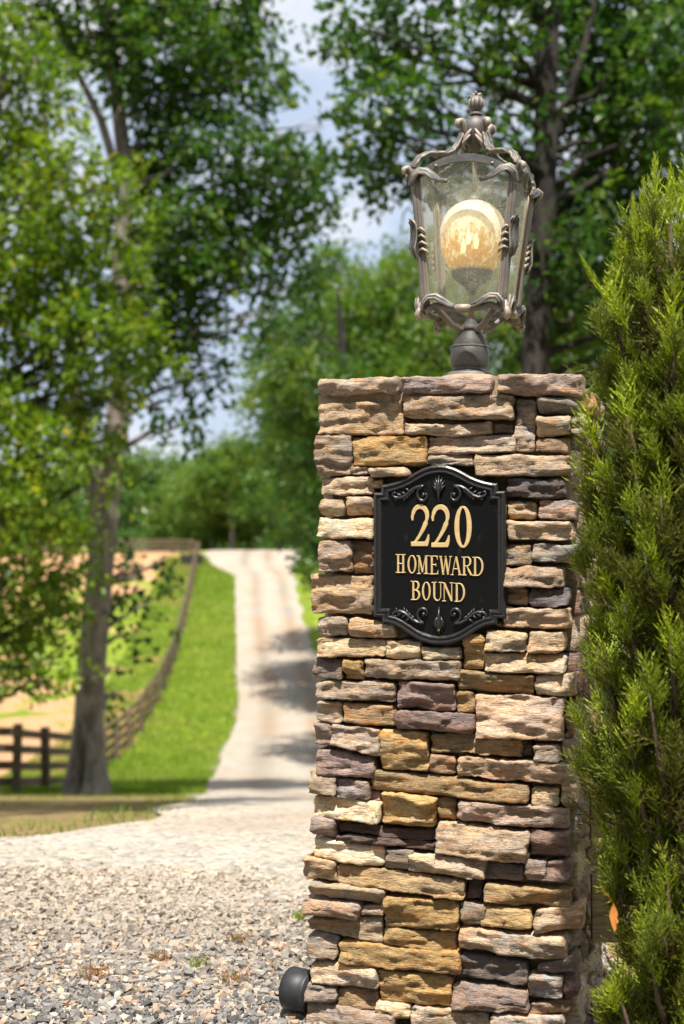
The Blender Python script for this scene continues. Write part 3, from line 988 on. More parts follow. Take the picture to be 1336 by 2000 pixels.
def stone_mesh(quad, seed, proud, back, step=.0048, rough=1.0):
    """quad: four (u, z) corners TL TR BR BL in a face frame; returns verts (x right, y into the wall, z up) and quads"""
    g = np.random.default_rng(seed)
    TL, TR, BR, BL = [np.array(p) for p in quad]
    w = .5 * (np.linalg.norm(TR - TL) + np.linalg.norm(BR - BL))
    h = .5 * (np.linalg.norm(TL - BL) + np.linalg.norm(TR - BR))
    nu, nv = int(np.clip(w / step, 7, 64)), int(np.clip(h / step, 8, 34))
    s = np.linspace(-1, 1, nu + 1)
    t = np.linspace(-1, 1, nv + 1)
    s = np.sign(s) * (1 - (1 - np.abs(s)) ** 1.15)
    t = np.sign(t) * (1 - (1 - np.abs(t)) ** 1.15)
    S, T = np.meshgrid(s, t)
    # round the corners a little
    m = np.maximum(np.abs(S) * w, np.abs(T) * h)
    cu, cv = np.abs(S), np.abs(T)
    rc = min(.16 * h, .007) * (.3 + 1.2 * g.random())
    ex, ez = (1 - cu) * w / 2, (1 - cv) * h / 2
    dx, dz = np.clip(rc - ex, 0, None), np.clip(rc - ez, 0, None)
    L = np.sqrt(dx ** 2 + dz ** 2) + 1e-9
    k = np.where((dx > 0) & (dz > 0), np.maximum(dx, dz) / L, 1.0)
    S2 = np.sign(S) * (1 - 2 * (rc - dx * k) / w) * (dx > 0) + S * (dx <= 0)
    T2 = np.sign(T) * (1 - 2 * (rc - dz * k) / h) * (dz > 0) + T * (dz <= 0)
    a, b = (S2 + 1) / 2, (1 - T2) / 2
    top = TL[None, None] * (1 - a[..., None]) + TR[None, None] * a[..., None]
    bot = BL[None, None] * (1 - a[..., None]) + BR[None, None] * a[..., None]
    P = top * (1 - b[..., None]) + bot * b[..., None]
    o = g.random(3) * 50
    U, Z = P[..., 0], P[..., 1]
    # wavering outline
    U = U + .0035 * rough * fbm(Z * 40 + o[0], U * 9, o[1], 1, 3) + .0018 * rough * fbm(Z * 120 + o[0], U * 60, o[1], 3, 2)
    Z = Z + .0034 * rough * fbm(U * 22 + o[1], Z * 8, o[2], 2, 3) + .0016 * rough * fbm(U * 110 + o[1], Z * 60, o[2], 4, 2)
    e = np.minimum((1 - np.abs(S2)) * w / 2, (1 - np.abs(T2)) * h / 2)
    rr = min(.0030, .10 * h) * (.5 + 1.0 * g.random())
    q = np.clip(e / rr, 0, 1)
    rim = rr * (1 - np.sqrt(np.clip(1 - (1 - q) ** 2, 0, 1)))
    # chisel facets: lowest of a few tilted planes
    x0, z0 = (U - U.mean()), (Z - Z.mean())
    fac = np.full(U.shape, 1e9)
    for i in range(g.integers(3, 6)):
        qx, qz = (g.random() - .5) * w, (g.random() - .5) * h
        sx, sz = g.normal(0, .13), g.normal(0, .26)
        c = .006 + .010 * g.random()
        fac = np.minimum(fac, c + sx * (x0 - qx) + sz * (z0 - qz))
    fac = np.clip(fac, -.010, .014)
    lay = fbm(U * 14 + o[0], Z * 95 + o[1], o[2], 11, 3)              # bedding layers
    lump = fbm(U * 20 + o[1], Z * 46 + o[0], o[2], 12, 5, .58)
    rid = 1 - np.abs(fbm(U * 13 + o[2], Z * 52 + o[0], o[1], 13, 3))   # sharp broken ridges
    scarp = np.tanh(12 * fbm(U * 8 + o[0], Z * 34 + o[2], o[1], 15, 3))
    dep = proud + fac + .0048 * rough * scarp + .0050 * rough * lump + .0030 * rough * lay + .0055 * rough * (rid - .6)
    dep = dep - rim
    V = np.stack([U, -dep, Z], 2).reshape(-1, 3)
    n0, n1 = nv + 1, nu + 1
    idx = np.arange(n0 * n1).reshape(n0, n1)
    Fq = np.stack([idx[:-1, :-1], idx[1:, :-1], idx[1:, 1:], idx[:-1, 1:]], 2).reshape(-1, 4)
    ring = np.concatenate([idx[0, :-1], idx[:-1, -1], idx[-1, :0:-1], idx[:0:-1, 0]])
    cen = V.mean(0)
    V_list, F_list, prev = [V], [Fq], ring
    base = len(V)
    for dd, sc in ((.4, 1.0), (1.0, .97)):
        r = V[ring].copy()
        r[:, 0] = cen[0] + (r[:, 0] - cen[0]) * sc
        r[:, 2] = cen[2] + (r[:, 2] - cen[2]) * sc
        r[:, 1] = r[:, 1] * (1 - dd) + back * dd
        r[:, 0] += .002 * vnoise(r[:, 1] * 90, r[:, 2] * 60, o[0], 4)
        r[:, 2] += .002 * vnoise(r[:, 1] * 90, r[:, 0] * 60, o[1], 5)
        V_list.append(r)
        ids = base + np.arange(len(ring))
        base += len(ring)
        a_, b_ = prev, np.roll(prev, -1)
        c_, d_ = np.roll(ids, -1), ids
        F_list.append(np.stack([a_, b_, c_, d_], 1))
        prev = ids
    return np.concatenate(V_list), np.concatenate(F_list)


def add_stone(V, Fq, color, parent, jit_seed):
    g = random.Random(jit_seed)
    c = V.mean(0)
    o = np_mesh('stone', V - c, Fq, M_STONE, parent, smooth=True)
    o.location = tuple(c)
    f = (.92 + .2 * g.random()) * 1.06
    o.color = (color[0] * f * (.97 + .06 * g.random()), color[1] * f, color[2] * f * (.95 + .1 * g.random()), 1)
    return o


front_z = []
for i, (cr, xl, xr, tl, tr, bl, br, colr, pr) in enumerate(ST_LIST):
    X0, Y0, s_ = CROPS[cr]
    pts = [(xl, tl), (xr, tr), (xr, br), (xl, bl)]
    quad = []
    for (x, y) in pts:
        p = on_face(X0 + x / s_, Y0 + y / s_, -.01 * pr)
        quad.append((p.x, p.z))
    if quad[3][1] < .005:
        quad[3] = (quad[3][0], min(.004, quad[0][1] - .03)); quad[2] = (quad[2][0], min(.004, quad[1][1] - .03))
    s_in = .0012
    quad = [(quad[0][0] + s_in, quad[0][1] - s_in), (quad[1][0] - s_in, quad[1][1] - s_in), (quad[2][0] - s_in, quad[2][1] + s_in), (quad[3][0] + s_in, quad[3][1] + s_in)]
    V, Fq = stone_mesh(quad, 100 + i, pr * .0130 - .0105, .075)
    add_stone(V, Fq, PAL[colr], pillar, i)

# side and back courses (mostly hidden from the road side)
W2, DEP = .300, .60
KEYS = ['tan', 'lt', 'gtan', 'gold', 'mauve', 'gbr', 'cream', 'ptan', 'brown', 'grey', 'pink', 'purple']
rs = random.Random(5)


def face_courses(origin, ax, inward, length, fine, ca=0.0):
    z = 0.0
    k = 0
    while z < 1.50:
        hgt = min(rs.choice([.055, .065, .08, .095, .05, .11]), 1.556 - z)
        if 1.556 - z - hgt < .04:
            hgt = 1.556 - z
        x = 0.0 + ca
        while x < length - .03:
            wdt = rs.choice([.1, .14, .18, .22, .28])
            if length - x - wdt < .07:
                wdt = length - x
            gap = .004
            quad = [(x + gap, z + hgt - gap + rs.uniform(-.004, .004)), (x + wdt - gap, z + hgt - gap + rs.uniform(-.004, .004)), (x + wdt - gap, z + gap), (x + gap, z + gap)]
            V, Fq = stone_mesh(quad, 2000 + len(front_z), rs.uniform(.004, .03), .06, fine)
            front_z.append(1)
            W = np.stack([origin[0] + ax[0] * V[:, 0] + inward[0] * V[:, 1], origin[1] + ax[1] * V[:, 0] + inward[1] * V[:, 1], V[:, 2]], 1)
            add_stone(W, Fq, PAL[rs.choice(KEYS)], pillar, 5000 + len(front_z))
            x += wdt
        z += hgt


face_courses((.292, .035), (0, 1), (-1, 0), DEP - .045, .009)           # right flank
face_courses((-.30, DEP), (0, -1), (1, 0), DEP - .075, .016)             # left flank
face_courses((.28, DEP), (-1, 0), (0, -1), .57, .016)                   # back
core = MB()
core.box((-.005, DEP / 2 + .012, .77), (.545, DEP - .055, 1.54))
co = core.build('mortar_core', M_MORTAR, pillar, smooth=False)
# mortar that shows in the head joints of the top courses and on the cap
mo = MB()
for (x0, y0, x1, y1, w) in [(772, 738, 786, 766, .012), (958, 735, 974, 770, .012), (622, 772, 1002, 786, .004), (770, 770, 1004, 778, -.002)]:
    a, b = on_face(x0, y0, w), on_face(x1, y1, w)
    mo.box(((a.x + b.x) / 2, w + .03, (a.z + b.z) / 2), (b.x - a.x, .06, a.z - b.z))
mo.build('mortar_joint', M_MORTAR, pillar, smooth=False)
cap = MB()
cap.box((-.005, DEP / 2 + .02, 1.551), (.55, DEP - .03, .012))
cap.build('mortar_cap', M_MORTAR, pillar, smooth=False)

# ------------------------------------------------------------------ house plaque
SW = -.026                                   # depth of the plaque's panel
sc_ = on_face(860, 1084, SW)
sl, sr = on_face(730, 1084, SW), on_face(988, 1084, SW)
sT, sB = on_face(862, 908, SW), on_face(856, 1259, SW)
HW, HH = (sr.x - sl.x) / 2, (sT.z - sB.z) / 2
SCX, SCZ = (sl.x + sr.x) / 2 + .001, (sT.z + sB.z) / 2
sign = empty('address_plaque', PB + Vector((0, 0, 0)), YAW)
sign.location = (PB.x + CT * SCX - ST * SW, PB.y + ST * SCX + CT * SW, SCZ)
tag(sign, 'black cast address plaque with gold 220 HOMEWARD BOUND lettering and scroll ornament', 'plaque')

right = [(0, 1.0), (.12, .992), (.24, .965), (.36, .92), (.48, .868), (.58, .835), (.68, .81), (.80, .79), (.885, .785), (.885, .70), (1.0, .70),
         (1.0, .3), (1.0, -.3), (1.0, -.70), (.87, -.70), (.87, -.765), (.80, -.77), (.70, -.785), (.60, -.82), (.50, -.868), (.40, -.918), (.28, -.962),
         (.14, -.992), (0, -1.0)]
outl = [(x * HW, y * HH) for x, y in right] + [(-x * HW, y * HH) for x, y in right[-2:0:-1]]
outl = outl[::-1]                             # counter-clockwise seen from the front


def inset(poly, d):
    n = len(poly)
    out = []
    for i in range(n):
        p0, p1, p2 = (np.array(poly[(i + k) % n]) for k in (-1, 0, 1))
        e1, e2 = (p1 - p0) / np.linalg.norm(p1 - p0), (p2 - p1) / np.linalg.norm(p2 - p1)
        n1, n2 = np.array((-e1[1], e1[0])), np.array((-e2[1], e2[0]))
        b = n1 + n2
        b = b / max(1e-6, b.dot(b)) * 2
        out.append(tuple(p1 + b * d))
    return out


plate = MB()
prof = [(0, .030), (0, -.004), (.0015, -.007), (.005, -.009), (.0075, -.0085), (.009, -.0045), (.0115, -.0042), (.0135, -.007), (.0165, -.0075), (.0185, -.0055), (.0200, -.001), (.0205, 0.0)]
rings = []
for d, y in prof:
    rings.append([(p[0], y, p[1]) for p in (inset(outl, d) if d else outl)])
n_ = len(outl)
vs_ = [p for r in rings for p in r]
fs_ = []
for i in range(len(rings) - 1):
    for k in range(n_):
        k2 = (k + 1) % n_
        fs_.append((i * n_ + k, i * n_ + k2, (i + 1) * n_ + k2, (i + 1) * n_ + k))
plate.add(vs_, fs_)
fr = plate.build('frame', M_WORN, sign, smooth=False)
pan = MB()
pp = inset(outl, .0203)
pan.add([(p[0], 0, p[1]) for p in pp], [tuple(range(len(pp)))])
pan.build('panel', M_BLACK, sign, smooth=False)


def spiral(cx, cz, r0, r1, a0, a1, n=26):
    return [(cx + (r0 + (r1 - r0) * (i / n) ** .8) * math.cos(a0 + (a1 - a0) * i / n), cz + (r0 + (r1 - r0) * (i / n) ** .8) * math.sin(a0 + (a1 - a0) * i / n)) for i in range(n + 1)]


def ornament(flip, cz, top):
    """scrolls, acanthus and palmette; flip=+1 upright, -1 hanging"""
    mb = MB()
    for s in (-1, 1):
        # C scroll curling in beside the centre, its tail running out to a leaf
        sp = spiral(.032, 0, .0045, .0155, -1.2 * math.pi, 1.05 * math.pi if False else .52 * math.pi)
        tail = [(.036, .0153), (.046, .0140), (.056, .0095), (.064, .0035), (.072, -.0020), (.082, -.0050), (.092, -.0042), (.098, .0002), (.0965, .0045), (.092, .0050), (.0905, .0022)]
        pts = sp + tail
        rad = [.0016 + .0016 * min(1, i / 12) for i in range(len(sp))] + [.0034, .0036, .0036, .0036, .0036, .0034, .003, .0026, .0022, .0018, .0014]
        mb.tube([(s * x, -.003, cz + flip * z) for x, z in pts], rad, 8, hint=(0, 1, 0))
        mb.tube([(s * x, -.0062, cz + flip * z) for x, z in pts[6:-4]], [r * .42 for r in rad[6:-4]], 6, hint=(0, 1, 0))
        mb.ball((s * .032, -.004, cz), .0042, 10, 6)
        # leaf fingers along the tail
        for (x, z, dx, dz, ln) in [(.050, .012, .6, -.9, .014), (.057, .008, .5, -.95, .015), (.064, .003, .35, -1, .014), (.071, -.002, .2, -1, .012), (.060, .006, .9, .6, .014), (.068, .000, .9, .55, .014), (.077, -.004, .8, .75, .013), (.088, -.004, .3, -1, .009), (.083, -.003, .5, .9, .010)]:
            mb.tube([(s * x, -.003, cz + flip * z), (s * (x + dx * ln * .5), -.005, cz + flip * (z + dz * ln * .5)), (s * (x + dx * ln), -.002, cz + flip * (z + dz * ln * .9))], [.0018, .0024, .0007], 6, hint=(0, 1, 0))
        # palmette fingers
        for (dx, dz, ln) in [(.85, .75, .018), (.6, .95, .022), (.3, 1.05, .026)]:
            mb.tube([(s * .003, -.003, cz + flip * .004), (s * (dx * ln * .45), -.006, cz + flip * (.004 + dz * ln * .6)), (s * (dx * ln * .9), -.002, cz + flip * (.004 + dz * ln))], [.0022, .0030, .0008], 7, hint=(0, 1, 0))
    mb.tube([(0, -.003, cz - flip * .014), (0, -.0065, cz + flip * .002), (0, -.0075, cz + flip * .016), (0, -.002, cz + flip * .036)], [.0012, .0034, .0045, .0008], 8, hint=(0, 1, 0))
    return mb


for fl, cz_ in ((1, .665 * HH), (-1, -.665 * HH)):
    om = ornament(fl, 0, True)
    om.v = [(p[0] * 1.14, p[1] * 1.25, cz_ + p[2] * 1.32) for p in om.v]
    om.build('scroll_ornament', M_WORN, sign)
for s in (-1, 1):                             # stepped lugs at the lower corners
    st_ = MB()
    st_.box((s * (.865 * HW), -.0035, -.615 * HH), (.024, .007, .0035))
    st_.box((s * (.885 * HW), -.0042, -.635 * HH), (.024, .009, .0035))
    st_.build('corner_lug', M_WORN, sign, smooth=False)
for s in (1, -1):                             # fixing screws
    sc2 = MB()
    sc2.ball((0, -.0085, s * .785 * HH if s > 0 else -.84 * HH), .0032, 10, 6, (1, .6, 1.3))
    sc2.build('screw', m_simple('rusty_screw', (.16, .07, .03), .6, .4) if s > 0 else bpy.data.materials['rusty_screw'], sign)


# letters: raised strokes with small serifs
def stroke(mb, pts, ws, h, lift):
    """ribbon of varying width with a chamfered raised face; pts (x, z)"""
    P = np.array(pts, float)
    n = len(P)
    T = np.gradient(P, axis=0)
    T /= np.linalg.norm(T, axis=1)[:, None] + 1e-9
    Nn = np.stack([-T[:, 1], T[:, 0]], 1)
    ws = np.array(ws if hasattr(ws, '__len__') else [ws] * n)
    c = .0009
    rows = []
    for off, y in ((0, .0005), (0, -(h - c) - lift), (-c, -h - lift)):
        hw = np.maximum(ws / 2 + off, .0002)
        L, Rr = P + Nn * hw[:, None], P - Nn * hw[:, None]
        # pull the ends in by the chamfer too
        rows.append(([(a[0], y, a[1]) for a in L], [(a[0], y, a[1]) for a in Rr]))
    vs, fs = [], []
    order = [rows[0][0], rows[1][0], rows[2][0], rows[2][1], rows[1][1], rows[0][1]]
    for r in order:
        vs += r
    for i in range(5):
        for k in range(n - 1):
            fs.append((i * n + k, (i + 1) * n + k, (i + 1) * n + k + 1, i * n + k + 1))
    for k, rev in ((0, False), (n - 1, True)):
        f = [i * n + k for i in range(6)]
        fs.append(tuple(f if rev else f[::-1]))
    mb.add(vs, fs)


def arc(cx, cz, rx, rz, a0, a1, n=22):
    return [(cx + rx * math.cos(R(a0 + (a1 - a0) * i / n)), cz + rz * math.sin(R(a0 + (a1 - a0) * i / n))) for i in range(n + 1)]


def glyph(ch, w, H, x0, z0, h=.0030):
    """letter box: width w, height H, lower left corner (x0, z0)"""
    mb = MB()
    big = ch in '20'
    st = (.118 if big else .108) * H
    th = .052 * H
    sf = .048 * H                            # serif thickness
    sl_ = .075 * H                           # serif reach
    lift = [0.0]

    def S(pts, ws):
        lift[0] += .00012
        stroke(mb, [(x0 + x, z0 + z) for x, z in pts], ws, h, lift[0])

    def stem(x, a=0, b=None, wd=st):
        S([(x, a), (x, H if b is None else b)], wd)

    def serif(x, z, l=sl_, r=sl_, wd=st):
        zz = z + sf / 2 if z < H / 2 else z - sf / 2
        S([(x - wd / 2 - l, zz), (x + wd / 2 + r, zz)], sf)

    def ring(cx, rx):
        pts = arc(cx, H / 2, rx - st / 2, H / 2 - th / 2, 90, 450, 44)
        ws = [th + (st - th) * abs(math.cos(R(90 + 360 * i / 44))) ** 1.2 for i in range(45)]
        S(pts, ws)

    if ch == '0' or ch == 'O':
        ring(w / 2, w / 2)
    elif ch == '2':
        top = arc(w * .52, H * .73, w * .40, H * .235, 168, -28, 22)
        dn = [(w * .83, H * .56), (w * .70, H * .42), (w * .50, H * .26), (w * .30, H * .13), (w * .10, H * .045)]
        ws = [.05 * H + (.12 - .05) * H * max(0, math.sin(math.pi * min(1, (i + 5) / 30))) for i in range(len(top))] + [.115 * H, .10 * H, .08 * H, .07 * H, .06 * H]
        S(top + dn, ws)
        S([(w * .10, H * .63), (w * .085, H * .72), (w * .13, H * .80)], [.045 * H, .075 * H, .06 * H])
        S([(w * .02, H * .055), (w * .95, H * .055)], .11 * H)
        S([(w * .86, H * .06), (w * .95, H * .16), (w * 1.0, H * .29)], [.12 * H, .08 * H, .03 * H])
    elif ch == 'H':
        a, b = st / 2 + sl_ * .7, w - st / 2 - sl_ * .7
        for x in (a, b):
            stem(x); serif(x, 0); serif(x, H)
        S([(a, H * .5), (b, H * .5)], th)
    elif ch == 'M':
        a, b = th / 2 + sl_ * .6, w - st / 2 - sl_ * .6
        stem(a, wd=th); stem(b)
        serif(a, 0, wd=th); serif(b, 0); serif(a - .01 * H, H, sl_, 0, th); serif(b + .01 * H, H, 0, sl_)
        S([(a, H * .97), (w * .48, H * .10)], [st, st * .8]); S([(w * .48, H * .10), (b - .02 * H, H * .97)], th)
    elif ch == 'N':
        a, b = th / 2 + sl_ * .6, w - th / 2 - sl_ * .6
        stem(a, wd=th); stem(b, wd=th)
        serif(a, 0, wd=th); serif(a - .01 * H, H, sl_, 0, th); serif(b, H, wd=th)
        S([(a, H * .97), (b, H * .03)], st)
    elif ch == 'E':
        a = st / 2 + sl_ * .6
        stem(a); serif(a, 0, sl_, 0); serif(a, H, sl_, 0)
        S([(a, sf / 2), (w * .95, sf / 2)], sf); S([(a, H - sf / 2), (w * .9, H - sf / 2)], sf); S([(a, H * .52), (w * .72, H * .52)], th)
        S([(w * .9, 0.02 * H), (w * .97, H * .24)], [.09 * H, .02 * H]); S([(w * .85, H * .98), (w * .91, H * .78)], [.09 * H, .02 * H])
        S([(w * .72, H * .43), (w * .72, H * .61)], .035 * H)
    elif ch == 'W':
        p = [(w * .08, H), (w * .30, 0.02 * H), (w * .50, H * .92), (w * .70, 0.02 * H), (w * .92, H)]
        for i in range(4):
            S([p[i], p[i + 1]], st * .95 if i % 2 == 0 else th)
        for x in (.08, .92):
            serif(w * x, H, sl_ * .7, sl_ * .7, th)
        serif(w * .5, H, sl_ * .2, sl_ * .2, th)
    elif ch == 'A':
        S([(w * .12, 0), (w * .48, H)], th); S([(w * .50, H), (w * .86, 0)], st)
        S([(w * .25, H * .34), (w * .74, H * .34)], th)
        serif(w * .12, 0, sl_ * .7, sl_ * .7, th); serif(w * .87, 0, sl_ * .5, sl_ * .5, st)
    elif ch == 'R':
        a = st / 2 + sl_ * .5
        stem(a); serif(a, 0); serif(a, H, sl_, 0)
        pts = [(a, H - th / 2)] + arc(w * .5, H * .74, w * .30, H * .26 - th / 2, 90, -90, 18) + [(a, H * .5)]
        S(pts, [th] + [th + (st - th) * math.sin(math.pi * i / 18) for i in range(19)] + [th])
        S([(w * .45, H * .5), (w * .68, H * .22), (w * .88, 0.03 * H)], [th, st, st]); serif(w * .93, 0, 0.02 * H, sl_ * .5, th)
    elif ch == 'D':
        a = st / 2 + sl_ * .5
        stem(a); serif(a, 0, sl_, 0); serif(a, H, sl_, 0)
        pts = [(a, H - th / 2)] + arc(w * .40, H * .5, w * .53, H * .5 - th / 2, 90, -90, 26) + [(a, th / 2)]
        S(pts, [th] + [th + (st - th) * math.sin(math.pi * i / 26) for i in range(27)] + [th])
    elif ch == 'B':
        a = st / 2 + sl_ * .5
        stem(a); serif(a, 0, sl_, 0); serif(a, H, sl_, 0)
        for zc, rz, rx in ((.76, .24, .36), (.27, .27, .44)):
            pts = [(a, H * (zc + rz) - th / 2)] + arc(w * .46, H * zc, w * rx, H * rz - th / 2, 90, -90, 18) + [(a, H * (zc - rz) + th / 2)]
            S(pts, [th] + [th + (st - th) * math.sin(math.pi * i / 18) for i in range(19)] + [th])
    elif ch == 'U':
        a, b = st / 2 + sl_ * .5, w - th / 2 - sl_ * .6
        pts = [(a, H), (a, H * .3)] + arc((a + b) / 2, H * .27, (b - a) / 2, H * .27 - th / 2, 180, 360, 16) + [(b, H * .3), (b, H)]
        ws = [st, st] + [st + (th - st) * min(1, i / 10) for i in range(17)] + [th, th]
        S(pts, ws); serif(a, H); serif(b, H, wd=th)
    return mb


def gpx(cx, cy):
    """plaque close-up -> plaque frame"""
    p = on_face(710 + cx / 4.4533, 890 + cy / 4.4533, SW)
    return p.x - SCX, p.z - SCZ


for ch, xa, xb, ya, yb in [('2', 413, 568, 430, 788), ('2', 590, 745, 433, 797), ('0', 792, 942, 437, 803),
                           ('H', 286, 364, 857, 1020), ('O', 384, 462, 866, 1026), ('M', 472, 562, 868, 1030), ('E', 580, 652, 870, 1033), ('W', 664, 768, 874, 1038),
                           ('A', 762, 852, 878, 1040), ('R', 862, 948, 879, 1042), ('D', 957, 1042, 881, 1046),
                           ('B', 420, 494, 1090, 1256), ('O', 510, 586, 1098, 1260), ('U', 602, 684, 1099, 1264), ('N', 692, 780, 1103, 1268), ('D', 798, 882, 1107, 1272)]:
    x0, z0 = gpx(xa, yb)
    x1, z1 = gpx(xb, ya)
    glyph(ch, x1 - x0, z1 - z0, x0, z0).build('letter' if not ch.isdigit() else 'digit', M_GOLD, sign, smooth=False)

# ------------------------------------------------------------------ lantern on the pillar
LB = on_face(916, 735, .30)
lx, ly = LB.x, .30
lamp = empty('post_lantern', (PB.x + CT * lx - ST * ly, PB.y + ST * lx + CT * ly, 1.557), YAW)
lamp.rotation_euler = (0, R(1.6), YAW)
tag(lamp, 'ornate weathered bronze lantern with seeded glass and a lit amber globe on the pillar', 'lantern')
Z0 = 1.557
ZT, ZB = 2.092 - Z0, 1.752 - Z0               # post top and bottom above the pillar
HT, HB = .131, .101                           # half widths there

b = MB()
b.lathe([(.066, .020), (.066, .044), (.064, .048), (.052, .0525), (.0455, .056), (.0435, .058), (.043, .0625), (.044, .064), (.0465, .068), (.0495, .080), (.0500, .097), (.0485, .110), (.0455, .116), (.0475, .1165), (.0475, .1205), (.0450, .121),
         (.043, .131), (.037, .143), (.0315, .151), (.0300, .154), (.0245, .155), (.0240, .160), (.0265, .163), (.0265, .168), (.0235, .1715), (.0150, .182), (.0090, .189), (.0090, .192)], 36)
b.build('base', M_LAMP, lamp, sharp=28)
b = MB()
b.lathe([(.125, -.004), (.120, .004), (.105, .020), (.088, .034), (.070, .041), (.0, .042)], 32)
b.v = [(x + lx + .002 * math.sin(x * 400 + z * 90), y + ly, z + 1.557) for x, y, z in b.v]
b.build('mortar_mound', M_MORTAR, pillar)
b = MB()
b.tube([(0, 0, .188), (0, 0, .262)], .0088, 12)
b.build('stem', M_LAMP, lamp)
b = MB()
b.ball((.0, -.0432, .052), .0022, 8, 5)
b.build('screw', M_LAMP, lamp)


def hw(z):
    return HB + (HT - HB) * (z - ZB) / (ZT - ZB)


for sx in (-1, 1):
    for sy in (-1, 1):
        di = Vector((sx, sy, 0)).normalized()
        # corner post: an L-shaped ribbed bar
        p = MB()
        zs = [ZB + (ZT - ZB) * i / 8 for i in range(9)]
        p.tube([(sx * hw(z), sy * hw(z), z) for z in zs], [.0066] * 9, 10, hint=di)
        for ax in (0, 1):
            pth = []
            for z in zs:
                o = [sx * hw(z), sy * hw(z), z]
                o[ax] -= (sx, sy)[ax] * .0085
                pth.append(o)
            p.tube(pth, [.0054] * 9, 8, hint=di)
            pth2 = [[q[0] - (sx * .0065 if ax == 0 else 0), q[1] - (sy * .0065 if ax == 1 else 0), q[2]] for q in pth]
            p.tube(pth2, [.0035] * 9, 6, hint=di)
        post = p.build('corner_post', M_LAMP, lamp)

        def rad(rho, z):
            return Vector((di.x * rho, di.y * rho, z))
        s2 = math.sqrt(2)
        # curl at the top of the post
        c = MB()
        rt = HT * s2
        c.tube([rad(rt - .004, ZT - .035), rad(rt + .002, ZT - .012), rad(rt + .008, ZT + .004), rad(rt + .018, ZT + .013), rad(rt + .026, ZT + .009), rad(rt + .026, ZT + .001), rad(rt + .020, ZT - .001)],
               [.007, .0095, .0095, .009, .008, .0065, .004], 10, hint=di)
        c.build('post_curl', M_LAMP, post)
        # mid leaf on the post
        l = MB()
        rm = lambda z: hw(z) * s2
        zt = ZT - .128
        l.leaf([rad(rm(zt) + .020, zt + .010), rad(rm(zt) + .017, zt + .012), rad(rm(zt) + .010, zt + .002), rad(rm(zt) + .007, zt - .02), rad(rm(zt) + .008, zt - .04), rad(rm(zt) + .011, zt - .056), rad(rm(zt) + .004, zt - .072), rad(rm(zt) - .003, zt - .080)],
               di, [.006, .011, .013, .014, .015, .015, .011, .006], .008, 6, 3)
        l.build('acanthus_leaf', M_LAMP, post)
        for ax in (0, 1):                     # scalloped half of the mid leaf lying on each face
            f = MB()
            tv = Vector((-sx if ax == 0 else 0, -sy if ax == 1 else 0, 0))
            ov = Vector((0 if ax == 0 else sx, 0 if ax == 1 else sy, 0))
            for q in range(4):
                zz = zt - .012 - q * .017
                bp = Vector((sx * hw(zz), sy * hw(zz), zz)) + ov * .008
                f.tube([bp + tv * .002, bp + tv * .011 + Vector((0, 0, .004)) + ov * .004, bp + tv * (.020 + .004 * (q > 1)) + Vector((0, 0, -.003)), bp + tv * (.022 + .004 * (q > 1)) + Vector((0, 0, -.012))], [.003, .0042, .0038, .0012], 8, hint=ov)
            f.build('leaf_scallop', M_LAMP, post)
        # upper arm sweeping in to the crown, its back ribbed as an acanthus leaf
        a = MB()
        key = [(rt - .002, ZT + .002), (rt - .002, ZT + .022), (rt - .016, ZT + .042), (rt - .040, ZT + .056), (rt - .070, ZT + .062), (rt - .096, ZT + .066), (rt - .116, ZT + .076), (rt - .132, ZT + .096), (rt - .142, ZT + .118), (rt - .148, ZT + .136)]
        kk = []
        for i in range(len(key) - 1):
            for j in range(4):
                kk.append((key[i][0] + (key[i + 1][0] - key[i][0]) * j / 4, key[i][1] + (key[i + 1][1] - key[i][1]) * j / 4))
        kk.append(key[-1])
        a.tube([rad(*q) for q in kk], [.0065] * len(kk), 8, hint=(0, 0, 1))
        arm = a.build('upper_arm', M_LAMP, lamp)
        l = MB()
        nrm = []
        pts = [rad(*q) for q in kk[3:-2]]
        nn = len(pts)
        # outward direction changes along the arm: blend from radial to up
        vs0 = l.n
        wid = [.009 + .010 * math.sin(math.pi * min(1, (i + 2) / nn * 1.1)) for i in range(nn)]
        half = nn // 2
        l.leaf(pts[:half + 1], di * .6 + Vector((0, 0, .8)), wid[:half + 1], .010, 4, 3)
        l.leaf(pts[half:], di * .45 + Vector((0, 0, .9)), wid[half:], .010, 5, 3)
        l.build('acanthus_leaf', M_LAMP, arm)
        # scroll where the arm meets the crown
        c = MB()
        c.tube([rad(.028, ZT + .112), rad(.034, ZT + .135), rad(.040, ZT + .150), rad(.046, ZT + .1585), rad(.053, ZT + .156), rad(.055, ZT + .148), rad(.050, ZT + .143)], [.007, .009, .0105, .0105, .010, .0085, .006], 10, hint=di)
        for q in (-1, 1):
            sd = Vector((-di.y, di.x, 0)) * q
            c.tube([rad(.036, ZT + .100) + sd * .004, rad(.038, ZT + .116) + sd * .010, rad(.030, ZT + .130) + sd * .017, rad(.026, ZT + .138) + sd * .019], [.0055, .006, .0048, .002], 8, hint=di)
            c.tube([rad(.044, ZT + .090) + sd * .004, rad(.042, ZT + .104) + sd * .012, rad(.034, ZT + .116) + sd * .019, rad(.030, ZT + .122) + sd * .021], [.0045, .005, .004, .002], 8, hint=di)
        c.build('crown_scroll', M_LAMP, arm)
        # lower arm from the neck to the foot of the post
        a = MB()
        rb = HB * s2
        key = [(.020, .160), (.034, .160), (.058, .170), (.084, .190), (.104, .206), (.122, .212), (.140, .208), (rb + .012, .196), (rb + .019, .184), (rb + .014, .176), (rb + .006, .180)]
        a.tube([rad(*q) for q in key], [.007, .0085, .0085, .0082, .0082, .0085, .009, .009, .009, .0075, .005], 10, hint=(0, 0, 1), flat=1.0)
